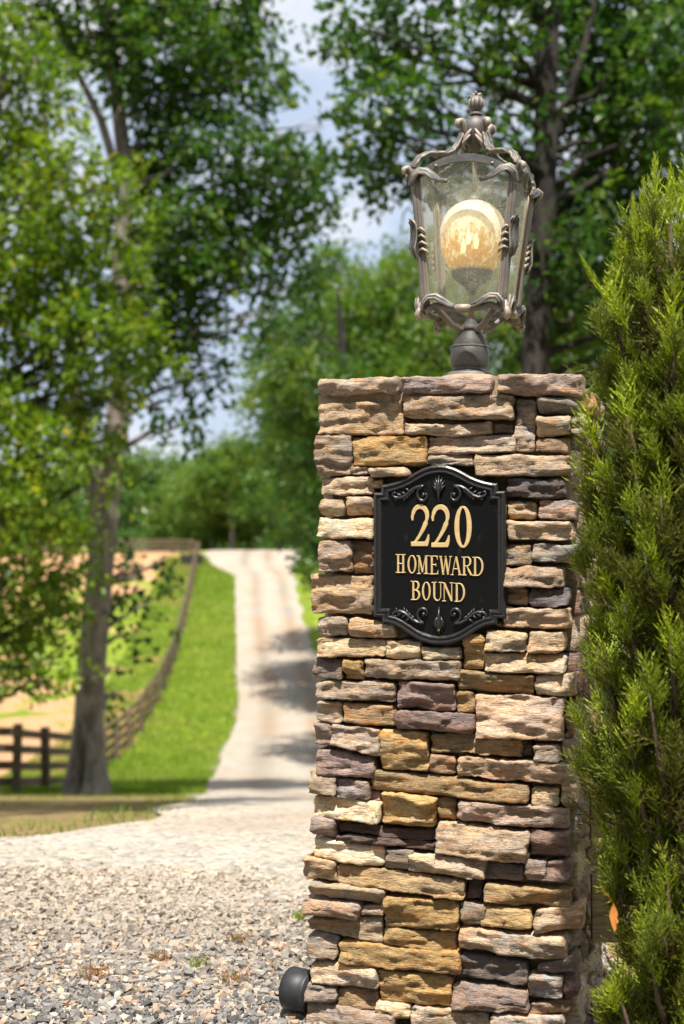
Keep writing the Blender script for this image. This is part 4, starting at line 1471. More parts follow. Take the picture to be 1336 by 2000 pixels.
        a.tube([rad(rb - .012, .206), rad(rb - .004, .200), rad(rb, ZB + .004)], [.006, .007, .007], 8)
        a.build('lower_arm', M_LAMP, lamp)
        # curl ending the post's foot
        c = MB()
        c.tube([rad(rb + .004, ZB + .022), rad(rb + .009, ZB + .008), rad(rb + .010, ZB - .004), rad(rb + .003, ZB - .010), rad(rb - .004, ZB - .005)], [.007, .0085, .0085, .007, .005], 10, hint=di)
        c.build('foot_curl', M_LAMP, post)

for k in range(4):                            # four sides: pane, arched head rail, dipping bottom rail with leaves
    ang = k * math.pi / 2
    rot = Matrix.Rotation(ang, 3, 'Z')

    def Q(x, off, z):
        return rot @ Vector((x, -(hw(z) + off), z))
    pane = MB()
    zs = [ZB + .010 + (ZT + .012 - ZB) * i / 12 for i in range(13)]
    for i in range(13):
        pass
    nx_p, vsx = 13, []
    for i in range(13):
        for j in range(nx_p):
            x = -1 + 2 * j / (nx_p - 1)
            zlo = ZB + .008 - .004 * (1 - x * x)
            zhi = ZT - .006 + .040 * (1 - x * x)
            z = zlo + (zhi - zlo) * i / 12
            vsx.append(Q(x * (min(hw(z), HT) - .010), -.006, z))
    pane.add(vsx, [(i * nx_p + j, i * nx_p + j + 1, (i + 1) * nx_p + j + 1, (i + 1) * nx_p + j) for i in range(12) for j in range(nx_p - 1)])
    pane.build('glass_pane', M_PANE, lamp)
    rail = MB()
    pts = []
    for j in range(19):
        x = -1 + 2 * j / 18
        z = ZT - .004 + .040 * (1 - x * x)
        pts.append(Q(x * (HT - .012), -.002, z))
    nrm = rot @ Vector((0, -1, 0))
    vs2, fs2 = [], []
    for j, p in enumerate(pts):
        for dz, dy in ((-.0095, -.004), (-.0095, .006), (.0095, .006), (.0095, -.004)):
            vs2.append(p + Vector((0, 0, dz)) + nrm * dy)
    for j in range(18):
        for q in range(4):
            q2 = (q + 1) % 4
            fs2.append((j * 4 + q, j * 4 + q2, (j + 1) * 4 + q2, (j + 1) * 4 + q))
    rail.add(vs2, fs2)
    rl = rail.build('arched_rail', M_LAMP, lamp, smooth=False)
    br_ = MB()
    pts, rr = [], []
    for j in range(25):
        x = -1 + 2 * j / 24
        z = ZB + .004 + .022 * (abs(x) ** 2.2) - .026 * max(0, abs(x) - .72) / .28
        pts.append(Q(x * (HB - .004), .004, z))
        rr.append(.0085 if abs(x) > .15 else .0095)
    br_.tube(pts, rr, 10, hint=(0, 0, 1))
    br_.box(Q(0, .008, ZB + .005), (.034, .016, .0165), rot)
    bt = br_.build('bottom_rail', M_LAMP, lamp)
    for s in (-1, 1):
        l = MB()
        l.leaf([Q(s * (HB + .002), .010, ZB - .002), Q(s * (HB - .002), .014, ZB + .018), Q(s * (HB - .014), .015, ZB + .031), Q(s * (HB - .032), .014, ZB + .032), Q(s * (HB - .050), .012, ZB + .023), Q(s * (HB - .066), .010, ZB + .013), Q(s * (HB - .078), .010, ZB + .008)],
               nrm * .7 + Vector((0, 0, .7)), [.006, .009, .012, .013, .013, .010, .005], .010, 6, 3)
        l.build('acanthus_leaf', M_LAMP, bt)
        l = MB()
        ht = HT
        l.leaf([Q(s * (ht + .002), .006, ZT - .030), Q(s * (ht - .004), .012, ZT - .008), Q(s * (ht - .018), .014, ZT + .004), Q(s * (ht - .036), .014, ZT + .002), Q(s * (ht - .054), .012, ZT - .010), Q(s * (ht - .070), .010, ZT - .020), Q(s * (ht - .090), .010, ZT - .024)],
               nrm * .75 + Vector((0, 0, .65)), [.008, .013, .0165, .017, .014, .008, .002], .009, 6, 4)
        l.build('acanthus_leaf', M_LAMP, rl)
        l = MB()
        l.ball(Q(s * (ht - .060), .006, ZT + .018), .0042, 8, 6)
        l.build('stud', M_LAMP, rl)

b = MB()
zc = ZT
b.lathe([(.006, zc + .085), (.016, zc + .096), (.026, zc + .112), (.031, zc + .130), (.0325, zc + .146), (.030, zc + .160), (.023, zc + .171), (.013, zc + .177), (.012, zc + .179), (.0165, zc + .182), (.0165, zc + .186), (.011, zc + .189), (.010, zc + .191)], 28)
b.build('crown', M_LAMP, lamp, sharp=35)
b = MB()
b.lathe([(.008, zc + .190), (.012, zc + .193), (.0165, zc + .199), (.0195, zc + .208), (.0195, zc + .216), (.0165, zc + .224), (.011, zc + .230), (.006, zc + .232)], 28)
for k in range(10):
    th = 2 * math.pi * k / 10
    e = Vector((math.cos(th), math.sin(th), 0))
    b.tube([e * .012 + Vector((0, 0, zc + .195)), e * .0192 + Vector((0, 0, zc + .207)), e * .0190 + Vector((0, 0, zc + .217)), e * .012 + Vector((0, 0, zc + .2285))], [.001, .0024, .0026, .001], 6)
for k in range(3):
    th = 2 * math.pi * k / 3 + 2.6
    e = Vector((math.cos(th), math.sin(th), 0))
    b.tube([e * .003 + Vector((0, 0, zc + .230)), e * .008 + Vector((0, 0, zc + .237)), e * .013 + Vector((0, 0, zc + .2395))], [.003, .0042, .0022], 8)
b.build('finial', M_LAMP, lamp)
b = MB()
b.tube([(0, 0, zc - .030), (0, 0, zc + .10)], .0062, 10)
b.build('hanging_rod', M_LAMP, lamp)
gcz = 1.968 - Z0
gl = MB()
gl.lathe([(.014, .0815), (.028, .078), (.046, .069), (.062, .054), (.0735, .034), (.0795, .012), (.081, -.008), (.0785, -.030), (.072, -.053), (.062, -.076), (.051, -.097)], 40)
gl.f = gl.f[:-2]
glo = gl.build('globe', M_GLOBE, lamp)
glo.location = (0, 0, gcz)
glo.scale = (1.06, 1.06, 1.03)
b = MB()
b.lathe([(.0235, gcz + .080), (.0245, gcz + .084), (.021, gcz + .091), (.012, gcz + .099), (.007, gcz + .104)], 24)
b.build('globe_cap', M_LAMP, lamp)
b = MB()
b.lathe([(.053, gcz - .094), (.0545, gcz - .099), (.050, gcz - .117), (.034, gcz - .128), (.020, gcz - .137), (.011, gcz - .150), (.009, gcz - .160), (.009, .25)], 28)
b.build('globe_holder', M_LAMP, lamp, sharp=28)
for k, (x, y, z) in enumerate([(-.006, -.030, -.015), (.014, -.026, -.026), (-.020, -.022, -.036)]):
    b = MB()
    b.lathe([(.001, .020), (.0035, .010), (.0058, 0), (.0060, -.010), (.004, -.018)], 12, (x, y, gcz + z))
    b.build('bulb', M_FLAME, lamp)

# ------------------------------------------------------------------ black ground spotlight beside the pillar
def pillar_world(u, w, z):
    return Vector((PB.x + CT * u - ST * w, PB.y + ST * u + CT * w, z))


pl = on_face(598, 1938, .02)
spot = empty('ground_spotlight', pillar_world(pl.x - .03, .02, 0), YAW)
tag(spot, 'small black plastic ground spotlight facing left at the foot of the pillar', 'spotlight')
ax = Vector((-.96, .28, .02)).normalized()
zc_ = pl.z
h = MB()
rim = [(.030, .07), (.034, .055), (.038, .03), (.046, .0), (.050, -.010)]
c0 = Vector((.045, 0, zc_))
path = [c0 + ax * t for t in (0, .006, .020, .022, .045, .062, .064, .058)]
h.tube(path, [.047, .0485, .0490, .0505, .0515, .0520, .050, .040], 28, hint=(0, 0, 1))
h.build('housing', M_PLASTIC, spot)
g_ = MB()
g_.tube([c0 + ax * .0585, c0 + ax * .0605], [.040, .040], 28, hint=(0, 0, 1))
g_.build('lens', m_simple('dark_lens_glass', (.03, .03, .035), .08, 0, 5, .1, 0, .001, .6), spot)
b = MB()
b.tube([c0 + Vector((0, 0, -.04)), (.045, 0, zc_ - .075), (.045, 0, -.05)], [.010, .009, .006], 10)
b.build('stake', M_PLASTIC, spot)
b = MB()
b.box(c0 + ax * .04 + Vector((0, -.018, .0445)), (.014, .009, .0012))
b.build('sticker', m_simple('tan_sticker', (.5, .36, .18), .6), spot, smooth=False)


# ------------------------------------------------------------------ board fence running off from the pillar's right flank
bf = empty('board_fence', pillar_world(.33, .16, 0), 0)
tag(bf, 'rough pale board fence butting the right side of the stone pillar behind the juniper', 'fence')
dirv = Vector((1, .10, 0)).normalized()
inv = bf.location
for (ya, yb, off) in [(1480, 1530, 0), (1560, 1640, .004), (1710, 1842, -.006), (1960, 2085, .003)]:
    top, bot = on_face(1150, ya, .16), on_face(1150, yb, .16)
    z1, z0 = top.z, bot.z
    m = MB()
    L = 1.9
    n = 14
    vsb = []
    for i in range(n + 1):
        s = L * i / n
        for (dy, zz) in ((0, z0), (0, z1), (.024, z1), (.024, z0)):
            p = dirv * s + Vector((0, dy + off, zz + .003 * math.sin(s * 7 + ya)))
            vsb.append(p)
    fsb = []
    for i in range(n):
        for q in range(4):
            fsb.append((i * 4 + q, i * 4 + (q + 1) % 4, (i + 1) * 4 + (q + 1) % 4, (i + 1) * 4 + q))
    fsb += [(3, 2, 1, 0), (n * 4, n * 4 + 1, n * 4 + 2, n * 4 + 3)]
    m.add(vsb, fsb)
    m.build('board', M_PLANK, bf, smooth=False)
for s in (.95, 1.85):
    m = MB()
    m.box(dirv * s + Vector((0, .08, .48)), (.10, .10, .98))
    m.build('post', M_PLANK, bf, smooth=False)

# ------------------------------------------------------------------ juniper
JX, JD = 1330, 2.88
jc = at(JX, 1085, JD)
jun = empty('juniper_shrub', (jc.x, jc.y, 0))
tag(jun, 'tall narrow juniper with bright green tips at the right edge, covering the pillar side', 'shrub')
JP = np.array([(320, 10), (380, 42), (430, 78), (500, 100), (560, 120), (640, 146), (760, 160), (900, 182), (1000, 194), (1200, 196), (1400, 188), (1550, 160), (1700, 144), (1820, 136), (1950, 160), (2060, 172)], float)
jz = EYE + (1085 - JP[:, 0]) / F * JD
jr = JP[:, 1] / F * JD
order = np.argsort(jz)
jz, jr = jz[order], jr[order]


def frond(L, seed):
    """feathery spray: side twigs off a stem, each a chain of small pointed scales; returns tri verts (n,3,3), along +z"""
    g = np.random.default_rng(seed)
    tris = []

    def scale_leaf(p, d, l, w):
        d = d / np.linalg.norm(d)
        s = np.cross(d, g.normal(size=3))
        s /= np.linalg.norm(s)
        m = p + d * l * .45
        tip = p + d * l
        tris.append((p + s * w * .9, tip, p - s * w * .9))

    def chain(p, d, length, w, n):
        for i in range(n):
            scale_leaf(p, d + g.normal(size=3) * .16, length / n * 1.7, w * (1 - .4 * i / n))
            p = p + d * length / n
            d = d + g.normal(size=3) * .07 + np.array([0, 0, .03])
            d /= np.linalg.norm(d)
        return p
    chain(np.zeros(3), np.array([0, 0, 1.0]), L, .0036, 9)
    k = 11
    ph = g.random() * 6.28
    for i in range(k):
        f = .10 + .82 * i / k
        a = ph + i * 2.4
        d = np.array([math.cos(a) * .62, math.sin(a) * .62, .85])
        d /= np.linalg.norm(d)
        chain(np.array([0, 0, L * f]), d, L * (.46 * (1 - f) + .12), .0030, 5)
    return np.array(tris)


protos = [frond(.13, 40 + i) for i in range(6)]


def spread(p, d, sc, tt, seed):
    """place fronds: points p, directions d, scale, tint"""
    g = np.random.default_rng(seed)
    n = len(p)
    d = d / np.linalg.norm(d, axis=1)[:, None]
    pick = g.integers(0, len(protos), n)
    x = np.cross(d, g.normal(size=(n, 3)))
    x /= np.linalg.norm(x, axis=1)[:, None]
    y = np.cross(d, x)
    Vout, Tout = [], []
    for k in range(len(protos)):
        s = np.where(pick == k)[0]
        if not len(s):
            continue
        P = protos[k].reshape(-1, 3)
        W = p[s][:, None] + sc[s][:, None, None] * (P[None, :, 0, None] * x[s][:, None] + P[None, :, 1, None] * y[s][:, None] + P[None, :, 2, None] * d[s][:, None])
        Vout.append(W.reshape(-1, 3))
        Tout.append(np.repeat(tt[s], len(P)))
    return np.concatenate(Vout), np.concatenate(Tout)


jv, jt, jl = [], [], []
g = np.random.default_rng(12)
NL = 134
for i in range(NL):
    z1 = .10 + 1.78 * ((i + .5) / NL) ** .92
    th = i * 2.39996 + g.normal() * .25
    R1 = max(.02, float(np.interp(z1, jz, jr)) + .016) * g.uniform(.72, 1.02)
    hole = float(fbm(math.cos(th) * 1.7, math.sin(th) * 1.7, z1 * 5.0, 31, 2))
    R1 *= 1.0 if hole > -.2 else .74
    up = .22 + .10 * g.random()
    tip = np.array([math.cos(th) * R1, math.sin(th) * R1, z1])
    root_ = np.array([math.cos(th) * R1 * .12, math.sin(th) * R1 * .12, max(.03, z1 - up)])
    mid = root_ * .45 + tip * .55 + np.array([math.cos(th), math.sin(th), -.3]) * .02
    jl.append((root_, mid, tip))
    ax_ = (tip - mid) / np.linalg.norm(tip - mid)
    for f in ((.35, .5, .62, .74, .86, .96, 1.0) if R1 > .1 else (.6, .8, 1.0)):
        m = int(g.integers(6, 11))
        B = (1 - f) ** 2 * root_ + 2 * f * (1 - f) * mid + f * f * tip + g.normal(size=3) * np.array([.022, .022, .016])
        side = g.normal(size=3)
        side /= np.linalg.norm(side)
        fan = np.linspace(-1, 1, m)[:, None] * side * .55
        d = ax_ + np.array([math.cos(th) * .15, math.sin(th) * .15, .35]) + fan + g.normal(size=(m, 3)) * .16
        sc = (.40 + .32 * g.random(m)) * (1.0 if R1 > .1 else .85)
        lt_ = g.random() ** 1.4
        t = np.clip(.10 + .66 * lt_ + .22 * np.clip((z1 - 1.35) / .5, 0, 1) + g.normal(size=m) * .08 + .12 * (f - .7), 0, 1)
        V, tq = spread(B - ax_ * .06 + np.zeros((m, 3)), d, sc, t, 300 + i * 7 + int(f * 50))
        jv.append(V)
        jt.append(tq)
    # old brown inner sprays, tinted dark so the gaps look deep in shade
    m = 7
    f = g.uniform(.15, .6, m)[:, None]
    B = (1 - f) ** 2 * root_ + 2 * f * (1 - f) * mid + f * f * tip + g.normal(size=(m, 3)) * .02
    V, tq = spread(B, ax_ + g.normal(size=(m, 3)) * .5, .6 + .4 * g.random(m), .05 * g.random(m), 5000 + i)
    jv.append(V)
    jt.append(tq)
    # the limb's own leading shoot
    m = 3
    V, tq = spread(np.repeat(tip[None], m, 0) - ax_ * .05, np.repeat((ax_ + np.array([0, 0, .9]))[None], m, 0) + g.normal(size=(m, 3)) * .12, np.array([.95, .8, .7]) * g.uniform(.7, 1.1), np.full(m, .55 + .35 * g.random()), 900 + i)
    jv.append(V)
    jt.append(tq)
# the leaders that stand up out of the top
for (px, top, L) in [(1278, 318, .16), (1314, 330, .14), (1262, 350, .12), (1240, 425, .10), (1300, 400, .12), (1336, 360, .14), (1370, 380, .13), (1162, 505, .10), (1228, 395, .08)]:
    g = np.random.default_rng(px)
    p = at(px, top, JD)
    base = np.array([(p.x - jc.x), p.y - jc.y + g.normal() * .03, p.z - L])
    lean = -.55 if px == 1162 else g.normal() * .05
    for q in range(6):
        f = q / 6
        P = protos[q % 6].reshape(-1, 3) * (1.0 - .5 * f) * (L / .16)
        a = g.random() * 6.28
        X = np.stack([P[:, 0] * math.cos(a) - P[:, 1] * math.sin(a), P[:, 0] * math.sin(a) + P[:, 1] * math.cos(a), P[:, 2]], 1) * np.array([.55, .55, 1.0])
        X[:, 0] += lean * X[:, 2] + lean * L * f * .8 - lean * L * .6
        jv.append(X + base + np.array([0, 0, L * f * .8]))
        jt.append(np.full(len(P), .75 + .2 * g.random()))
jv, jt = np.concatenate(jv), np.concatenate(jt)
jf = np.arange(len(jv)).reshape(-1, 3)
np_mesh('crown', jv, jf, M_JUNI, jun, attrs={'tint': jt})
tk = MB()
tk.tube([(0, 0, -.05), (.01, 0, .6), (-.01, .01, 1.2), (0, 0, 1.75)], [.04, .032, .02, .006], 10)
for a_, b_, c_ in jl:
    tk.tube([a_, b_, c_], [.008, .006, .002], 5)
tk.build('trunk', M_CORE, jun)

# orange dead leaf caught on a thread at the juniper's edge
lp = at(1199, 1790, 2.84)
lf = MB()
pts = [(0, .026), (.006, .014), (.0085, .004), (.006, -.002), (.009, -.010), (.004, -.016), (.005, -.022), (.001, -.030), (-.004, -.020), (-.007, -.010), (-.009, .0), (-.007, .010), (-.003, .020)]
vsf = [(x, .004 * math.sin(z * 90), z) for x, z in pts] + [(0, .005, 0)]
lf.add(vsf, [(i, (i + 1) % len(pts), len(pts)) for i in range(len(pts))])
lf.tube([(0, 0, .026), (-.010, 0, .040), (-.022, .002, .052)], [.0006, .0005, .0004], 5)
lo = lf.build('dead_leaf', M_DEAD, None)
lo.location = lp
tag(lo, 'curled orange dead leaf caught at the lower left edge of the juniper', 'leaf')


# ------------------------------------------------------------------ small weeds in the gravel
def weed(px, py, r, n, label, hgt=.03, dry=True):
    p = hit(px, py)
    g = np.random.default_rng(px)
    mb_v, tt = [], []
    for i in range(n):
        a = g.random() * 6.28
        q = np.array([math.cos(a), math.sin(a), 0]) * r * g.random() ** .6
        h_ = hgt * (.5 + .8 * g.random())
        ln = np.array([g.normal() * .3, g.normal() * .3, 1])
        for k in range(5):
            b_ = q + ln * h_ * k / 5
            d = np.array([g.normal(), g.normal(), .6 + abs(g.normal())])
            d = d / np.linalg.norm(d) * .011 * (.7 + .6 * g.random())
            s = np.cross(d, g.normal(size=3))
            s = s / np.linalg.norm(s) * .0022
            mb_v += [b_ - s, b_ + d, b_ + s]
            tt += [g.random()] * 3
    V = np.array(mb_v)
    o = np_mesh('weed', V, np.arange(len(V)).reshape(-1, 3), M_WEED if dry else M_GRASS, attrs={'tint': np.array(tt)})
    o.location = (p.x, p.y, p.z + .02)
    tag(o, label, 'weed', 'weeds growing in the gravel')


weed(188, 1932, .05, 80, 'widest reddish weed mat in the gravel at lower left', .030)
weed(316, 1905, .035, 40, 'small reddish weed in the gravel at centre of the front', .024)
weed(455, 1948, .035, 44, 'reddish weed in the gravel nearest the black spotlight', .028)
weed(462, 1856, .035, 40, 'straw coloured weed in the gravel farthest back near the pillar', .022)
weed(386, 1915, .03, 26, 'green sprig between two reddish weeds in the gravel', .028, False)
weed(586, 1818, .03, 36, 'yellow green tuft at the left side of the pillar', .03, False)

# ------------------------------------------------------------------ paddock fence
pf = empty('paddock_fence', (FL[2].x, FL[2].y, gzs(FL[2].x, FL[2].y)))
tag(pf, 'weathered four-rail wooden paddock fence running uphill along the grass verge', 'fence')
org = pf.location
poly = [Vector((-19.5, 24.6)), Vector((-14.5, 23.6))] + FL + [Vector((-12.6, 113)), Vector((-19, 112.5)), Vector((-27, 111.5)), Vector((-36, 110)), Vector((-48, 108))]


def resample(P, step):
    out, acc = [P[0]], 0
    for i in range(len(P) - 1):
        L = (P[i + 1] - P[i]).length
        t = step - acc
        while t <= L:
            out.append(P[i].lerp(P[i + 1], t / L))
            t += step
        acc = (acc + L) % step
    return out


fp = [Vector((-19.5, 24.6)), Vector((-17, 24.1)), Vector((-14.5, 23.6)), Vector((-12, 23.4)), Vector((-9.6, 23.2)), Vector((-7.6, 24.2))] + FL[2:5] + [FL[4].lerp(FL[5], .5)]
fp += resample(FL[5:] + poly[2 + len(FL):], 3.3)
FH = 1.18
box_me = None
for i, p in enumerate(fp):
    z = gzs(p.x, p.y)
    if box_me is None:
        m = MB()
        m.box((0, 0, .50), (.15, .15, 1.45))
        o = m.build('post', M_FENCE, pf, smooth=False)
        box_me = o.data
    else:
        o = bpy.data.objects.new('post', box_me)
        COL.objects.link(o)
        o.parent = pf
    o.location = (p.x - org.x, p.y - org.y, z - org.z)
    o.rotation_euler = (R(random.Random(i).uniform(-1.5, 1.5)), R(random.Random(i + 50).uniform(-1.5, 1.5)), random.Random(i).uniform(-.2, .2))
m = MB()
m.box((.5, 0, 0), (1.0, .036, .15))
rail0 = None
for i in range(len(fp) - 1):
    a, b = fp[i], fp[i + 1]
    za, zb = gzs(a.x, a.y), gzs(b.x, b.y)
    for k in range(4):
        hh = FH * (.16 + .25 * k) + .01 * random.Random(i * 7 + k).uniform(-1, 1)
        A = Vector((a.x, a.y, za + hh)) - org
        B = Vector((b.x, b.y, zb + hh)) - org
        if rail0 is None:
            rail0 = m.build('rail', M_FENCE, pf, smooth=False)
            o = rail0
        else:
            o = bpy.data.objects.new('rail', rail0.data)
            COL.objects.link(o)
            o.parent = pf
        d = B - A
        nrm = Vector((-d.y, d.x, 0)).normalized() * (-.075)
        o.location = A + nrm * -1
        o.rotation_euler = d.to_track_quat('X', 'Z').to_euler()
        o.scale = (d.length, 1, 1)

# dark water trough by the top corner of the fence
tp = Vector((-10.9, 103.5))
tr = MB()
prof = [(-.75, 0), (-.85, .75), (-.78, .75), (-.70, .1), (.70, .1), (.78, .75), (.85, .75), (.75, 0)]
nvt = len(prof)
tr.add([(x, -.4, z) for x, z in prof] + [(x, .4, z) for x, z in prof], [(k, (k + 1) % nvt, nvt + (k + 1) % nvt, nvt + k) for k in range(nvt)] + [tuple(range(nvt)), tuple(range(2 * nvt - 1, nvt - 1, -1))])
tr.box((0, -.37, .42), (1.5, .05, .62))
tr.box((0, .37, .42), (1.5, .05, .62))
t_o = tr.build('water_trough', M_PLASTIC, None, smooth=False)
t_o.location = (tp.x, tp.y, gzs(tp.x, tp.y) - .03)
tag(t_o, 'dark water trough inside the paddock by the top corner of the fence', 'trough')


# ------------------------------------------------------------------ trees
def leaf_cloud(cen, rad, dens, size, seed, flat=.8, sprig=14, tint_bias=0.0, aspect=.62):
    """leaves in sprigs spread through blobs; cen (n,3), rad (n,) -> verts, faces, tint"""
    g = np.random.default_rng(seed)
    ns = np.maximum(2, (dens * rad ** 2)).astype(int)
    c = np.repeat(cen, ns, 0)
    r = np.repeat(rad, ns)
    u = g.normal(size=(len(c), 3))
    u /= np.linalg.norm(u, axis=1)[:, None]
    p = c + u * (r * g.random(len(c)) ** .45)[:, None] * np.array([1, 1, flat])
    bt = np.repeat(g.random(len(cen)) * .3 - .15, ns)
    # leaves on each sprig run out along a drooping twig
    tw = u * .6 + g.normal(size=u.shape) * .5
    tw[:, 2] -= .25
    tw /= np.linalg.norm(tw, axis=1)[:, None]
    m = len(p)
    f = g.random((m, sprig))
    q = p[:, None] + tw[:, None] * (f[..., None] * size * 3.6) + g.normal(size=(m, sprig, 3)) * size * .55
    q = q.reshape(-1, 3)
    n = len(q)
    d = np.repeat(tw, sprig, 0) * .5 + g.normal(size=(n, 3)) * .7
    d[:, 2] -= .25
    d /= np.linalg.norm(d, axis=1)[:, None]
    s = np.cross(d, g.normal(size=(n, 3)) * .6 + np.array([0, 0, 1.0]))
    s /= np.linalg.norm(s, axis=1)[:, None] + 1e-9
    nn = np.cross(s, d)
    L = size * (.65 + .7 * g.random(n))[:, None]
    v0 = q
    v1 = q + d * L * .5 + s * L * aspect * .5 + nn * L * .10
    v2 = q + d * L
    v3 = q + d * L * .5 - s * L * aspect * .5 + nn * L * .10
    V = np.stack([v0, v1, v2, v3], 1).reshape(-1, 3)
    b = np.arange(n)[:, None] * 4
    Fc = b + np.array([[0, 1, 2, 3]])
    t = np.clip(np.repeat(np.repeat(g.random(m) * .5 + .12 + bt + tint_bias, sprig) + g.normal(size=n) * .13, 4), 0, 1)
    yel = np.repeat(g.random(n) < .015, 4)
    t = np.where(yel, .98, t)
    return V, Fc, t


def limb(mb, a, b, r0, r1, seed, seg=6, n=5, sag=.08):
    g = random.Random(seed)
    a, b = Vector(a), Vector(b)
    L = (b - a).length
    pts = []
    for i in range(n + 1):
        t = i / n
        p = a.lerp(b, t)
        p += Vector((g.uniform(-1, 1), g.uniform(-1, 1), g.uniform(-.5, 1))) * L * sag * math.sin(math.pi * t)
        pts.append(p)
    mb.tube(pts, [r0 + (r1 - r0) * (i / n) for i in range(n + 1)], seg)


def tree(name, label, base, trunks, blobs, lmat, bmat, dens, size, seed, group=None, tint=0.0, limbs=True, trunk_seg=14, hollow=False, sprig=14):
    """base: world point; trunks: list of (path, radii) relative to base; blobs: (n,4) relative to base"""
    root = empty(name, base)
    tag(root, label, 'tree', group)
    mb = MB()
    for path, radii in trunks:
        # resample for a knotty outline
        P, Rr = [], []
        for i in range(len(path) - 1):
            k = 5
            for j in range(k):
                P.append(Vector(path[i]).lerp(Vector(path[i + 1]), j / k))
                Rr.append(radii[i] + (radii[i + 1] - radii[i]) * j / k)
        P.append(Vector(path[-1]))
        Rr.append(radii[-1])
        o = mb.n
        mb.tube(P, Rr, trunk_seg)
        for i in range(o, mb.n):
            ring_i, sk = divmod(i - o, trunk_seg)
            ctr = P[ring_i]
            v = Vector(mb.v[i])
            th = math.atan2(v.y - ctr.y, v.x - ctr.x)
            kf = 1 + .06 * math.sin(th * 3 + ctr.z * 1.3) + .05 * math.sin(th * 5 - ctr.z * .8)
            hz = ctr.z
            if hz < .6 and o == 0:
                kf *= 1 + .20 * (1 - hz / .6) * (.6 + .4 * math.sin(th * 4 + 1))
            if hollow and o == 0:
                dth = (th - (-1.75) + math.pi) % (2 * math.pi) - math.pi
                kf *= 1 - .75 * math.exp(-(dth / .22) ** 2 - ((hz - .50 - .25 * dth) / .42) ** 4)
            mb.v[i] = tuple(ctr + (v - ctr) * kf)
    bl = np.array(blobs, float)
    if limbs:
        tp_ = [(Vector(p), r) for path, radii in trunks for p, r in zip(path, radii)]
        fine = []
        for path, radii in trunks:
            for i in range(len(path) - 1):
                for j in range(6):
                    fine.append((Vector(path[i]).lerp(Vector(path[i + 1]), j / 6), radii[i] + (radii[i + 1] - radii[i]) * j / 6))
        for k, (x, y, z, r) in enumerate(bl):
            c = Vector((x, y, z))
            best = min(fine, key=lambda f: (f[0] - c).length + max(0, f[0].z - (c.z - .35 * math.hypot(f[0].x - x, f[0].y - y))) * 1.6)
            limb(mb, best[0], c, min(best[1] * .35, .07), .010, seed + k)
            g = random.Random(seed * 3 + k)
            for q in range(3):
                e = c + Vector((g.uniform(-1, 1), g.uniform(-1, 1), g.uniform(-.6, .8))) * r * .9
                limb(mb, c.lerp(best[0], .25), e, .018, .005, seed + k * 7 + q, 4, 3)
    mb.build('trunk', bmat, root)
    V, Fc, t = leaf_cloud(bl[:, :3], bl[:, 3], dens, size, seed, tint_bias=tint, sprig=sprig)
    np_mesh('crown', V, Fc, lmat, root, attrs={'tint': t})
    return root


def px_blobs(lst, d, spread, base, seed, grow=1.0, behind=None):
    g = random.Random(seed)
    out = []
    for (x, y, r) in lst:
        dd = d + g.uniform(-spread, spread)
        if behind and behind[0] < x < behind[1]:
            dd = d + spread * g.uniform(.75, 1.3)
        p = at(x, y, dd) - base
        out.append((p.x, p.y, p.z, r / F * dd * grow))
    return out


def px_path(lst, d, base):
    return [at(x, y, d + (q[0] if q else 0)) - base for x, y, *q in lst]


# the big tree on the left by the fence
TD = 25.0
tb = at(166, 1552, TD)
tb.z = gzs(tb.x, tb.y) - .05
pth = px_path([(166, 1560), (168, 1500), (172, 1420), (180, 1300), (192, 1180), (202, 1060), (210, 940), (226, 850), (232, 760), (232, 640), (236, 520), (243, 400), (243, 310), (232, 220), (220, 120), (214, 20), (205, -120), (200, -300)], TD, tb)
pth[0].z = -.3
rad_ = [.40, .33, .27, .25, .235, .23, .22, .20, .175, .165, .155, .14, .13, .12, .10, .09, .07, .03]
st2 = px_path([(200, 1050), (186, 980), (168, 900), (152, 800), (138, 690), (120, 560), (100, 420), (90, 250), (70, 60)], TD + .3, tb)
st3 = px_path([(226, 330), (196, 230), (160, 160), (120, 80), (85, -20)], TD - .2, tb)
st4 = px_path([(236, 180), (262, 90), (300, 10), (320, -80)], TD + .2, tb)
big = [(330, 60, 90), (440, 50, 90), (475, 60, 55), (280, 180, 80), (400, 150, 85), (470, 160, 70), (535, 130, 28), (330, 280, 85), (440, 275, 70), (540, 310, 70), (590, 310, 40), (622, 245, 18), (290, 400, 80),
       (390, 400, 80), (490, 390, 80), (575, 365, 55), (612, 330, 36), (606, 400, 38), (560, 430, 36), (350, 500, 75), (440, 505, 60), (530, 480, 45), (570, 555, 50), (500, 560, 30), (330, 600, 65), (400, 585, 55), (540, 610, 30), (350, 680, 50), (395, 735, 36), (300, 690, 55), (330, 780, 38), (375, 825, 24),
       (180, 60, 60), (80, 40, 70), (240, 40, 60), (110, 170, 40), (200, 130, 45), (300, -50, 110), (420, -60, 100), (150, -60, 110), (300, 500, 50), (290, 330, 50), (460, 640, 26), (420, 690, 30), (300, 560, 60), (430, 450, 60),
       (262, 1095, 24), (302, 1108, 17), (240, 1165, 26), (285, 1180, 22), (262, 1238, 23), (220, 1300, 22), (228, 1345, 15), (318, 1092, 10), (222, 1110, 22), (250, 1010, 22)]
tree('oak_tree', 'big dark green tree with a grey trunk standing by the fence left of the road', tb, [(pth, rad_), (st2, [.15, .14, .13, .12, .11, .09, .07, .05, .03]), (st3, [.08, .07, .06, .05, .03]), (st4, [.07, .06, .05, .03])],
     px_blobs(big, TD + .4, 1.3, tb, 1), M_LEAF_DARK, M_BARK, 92, .175, 21, hollow=True, trunk_seg=26)

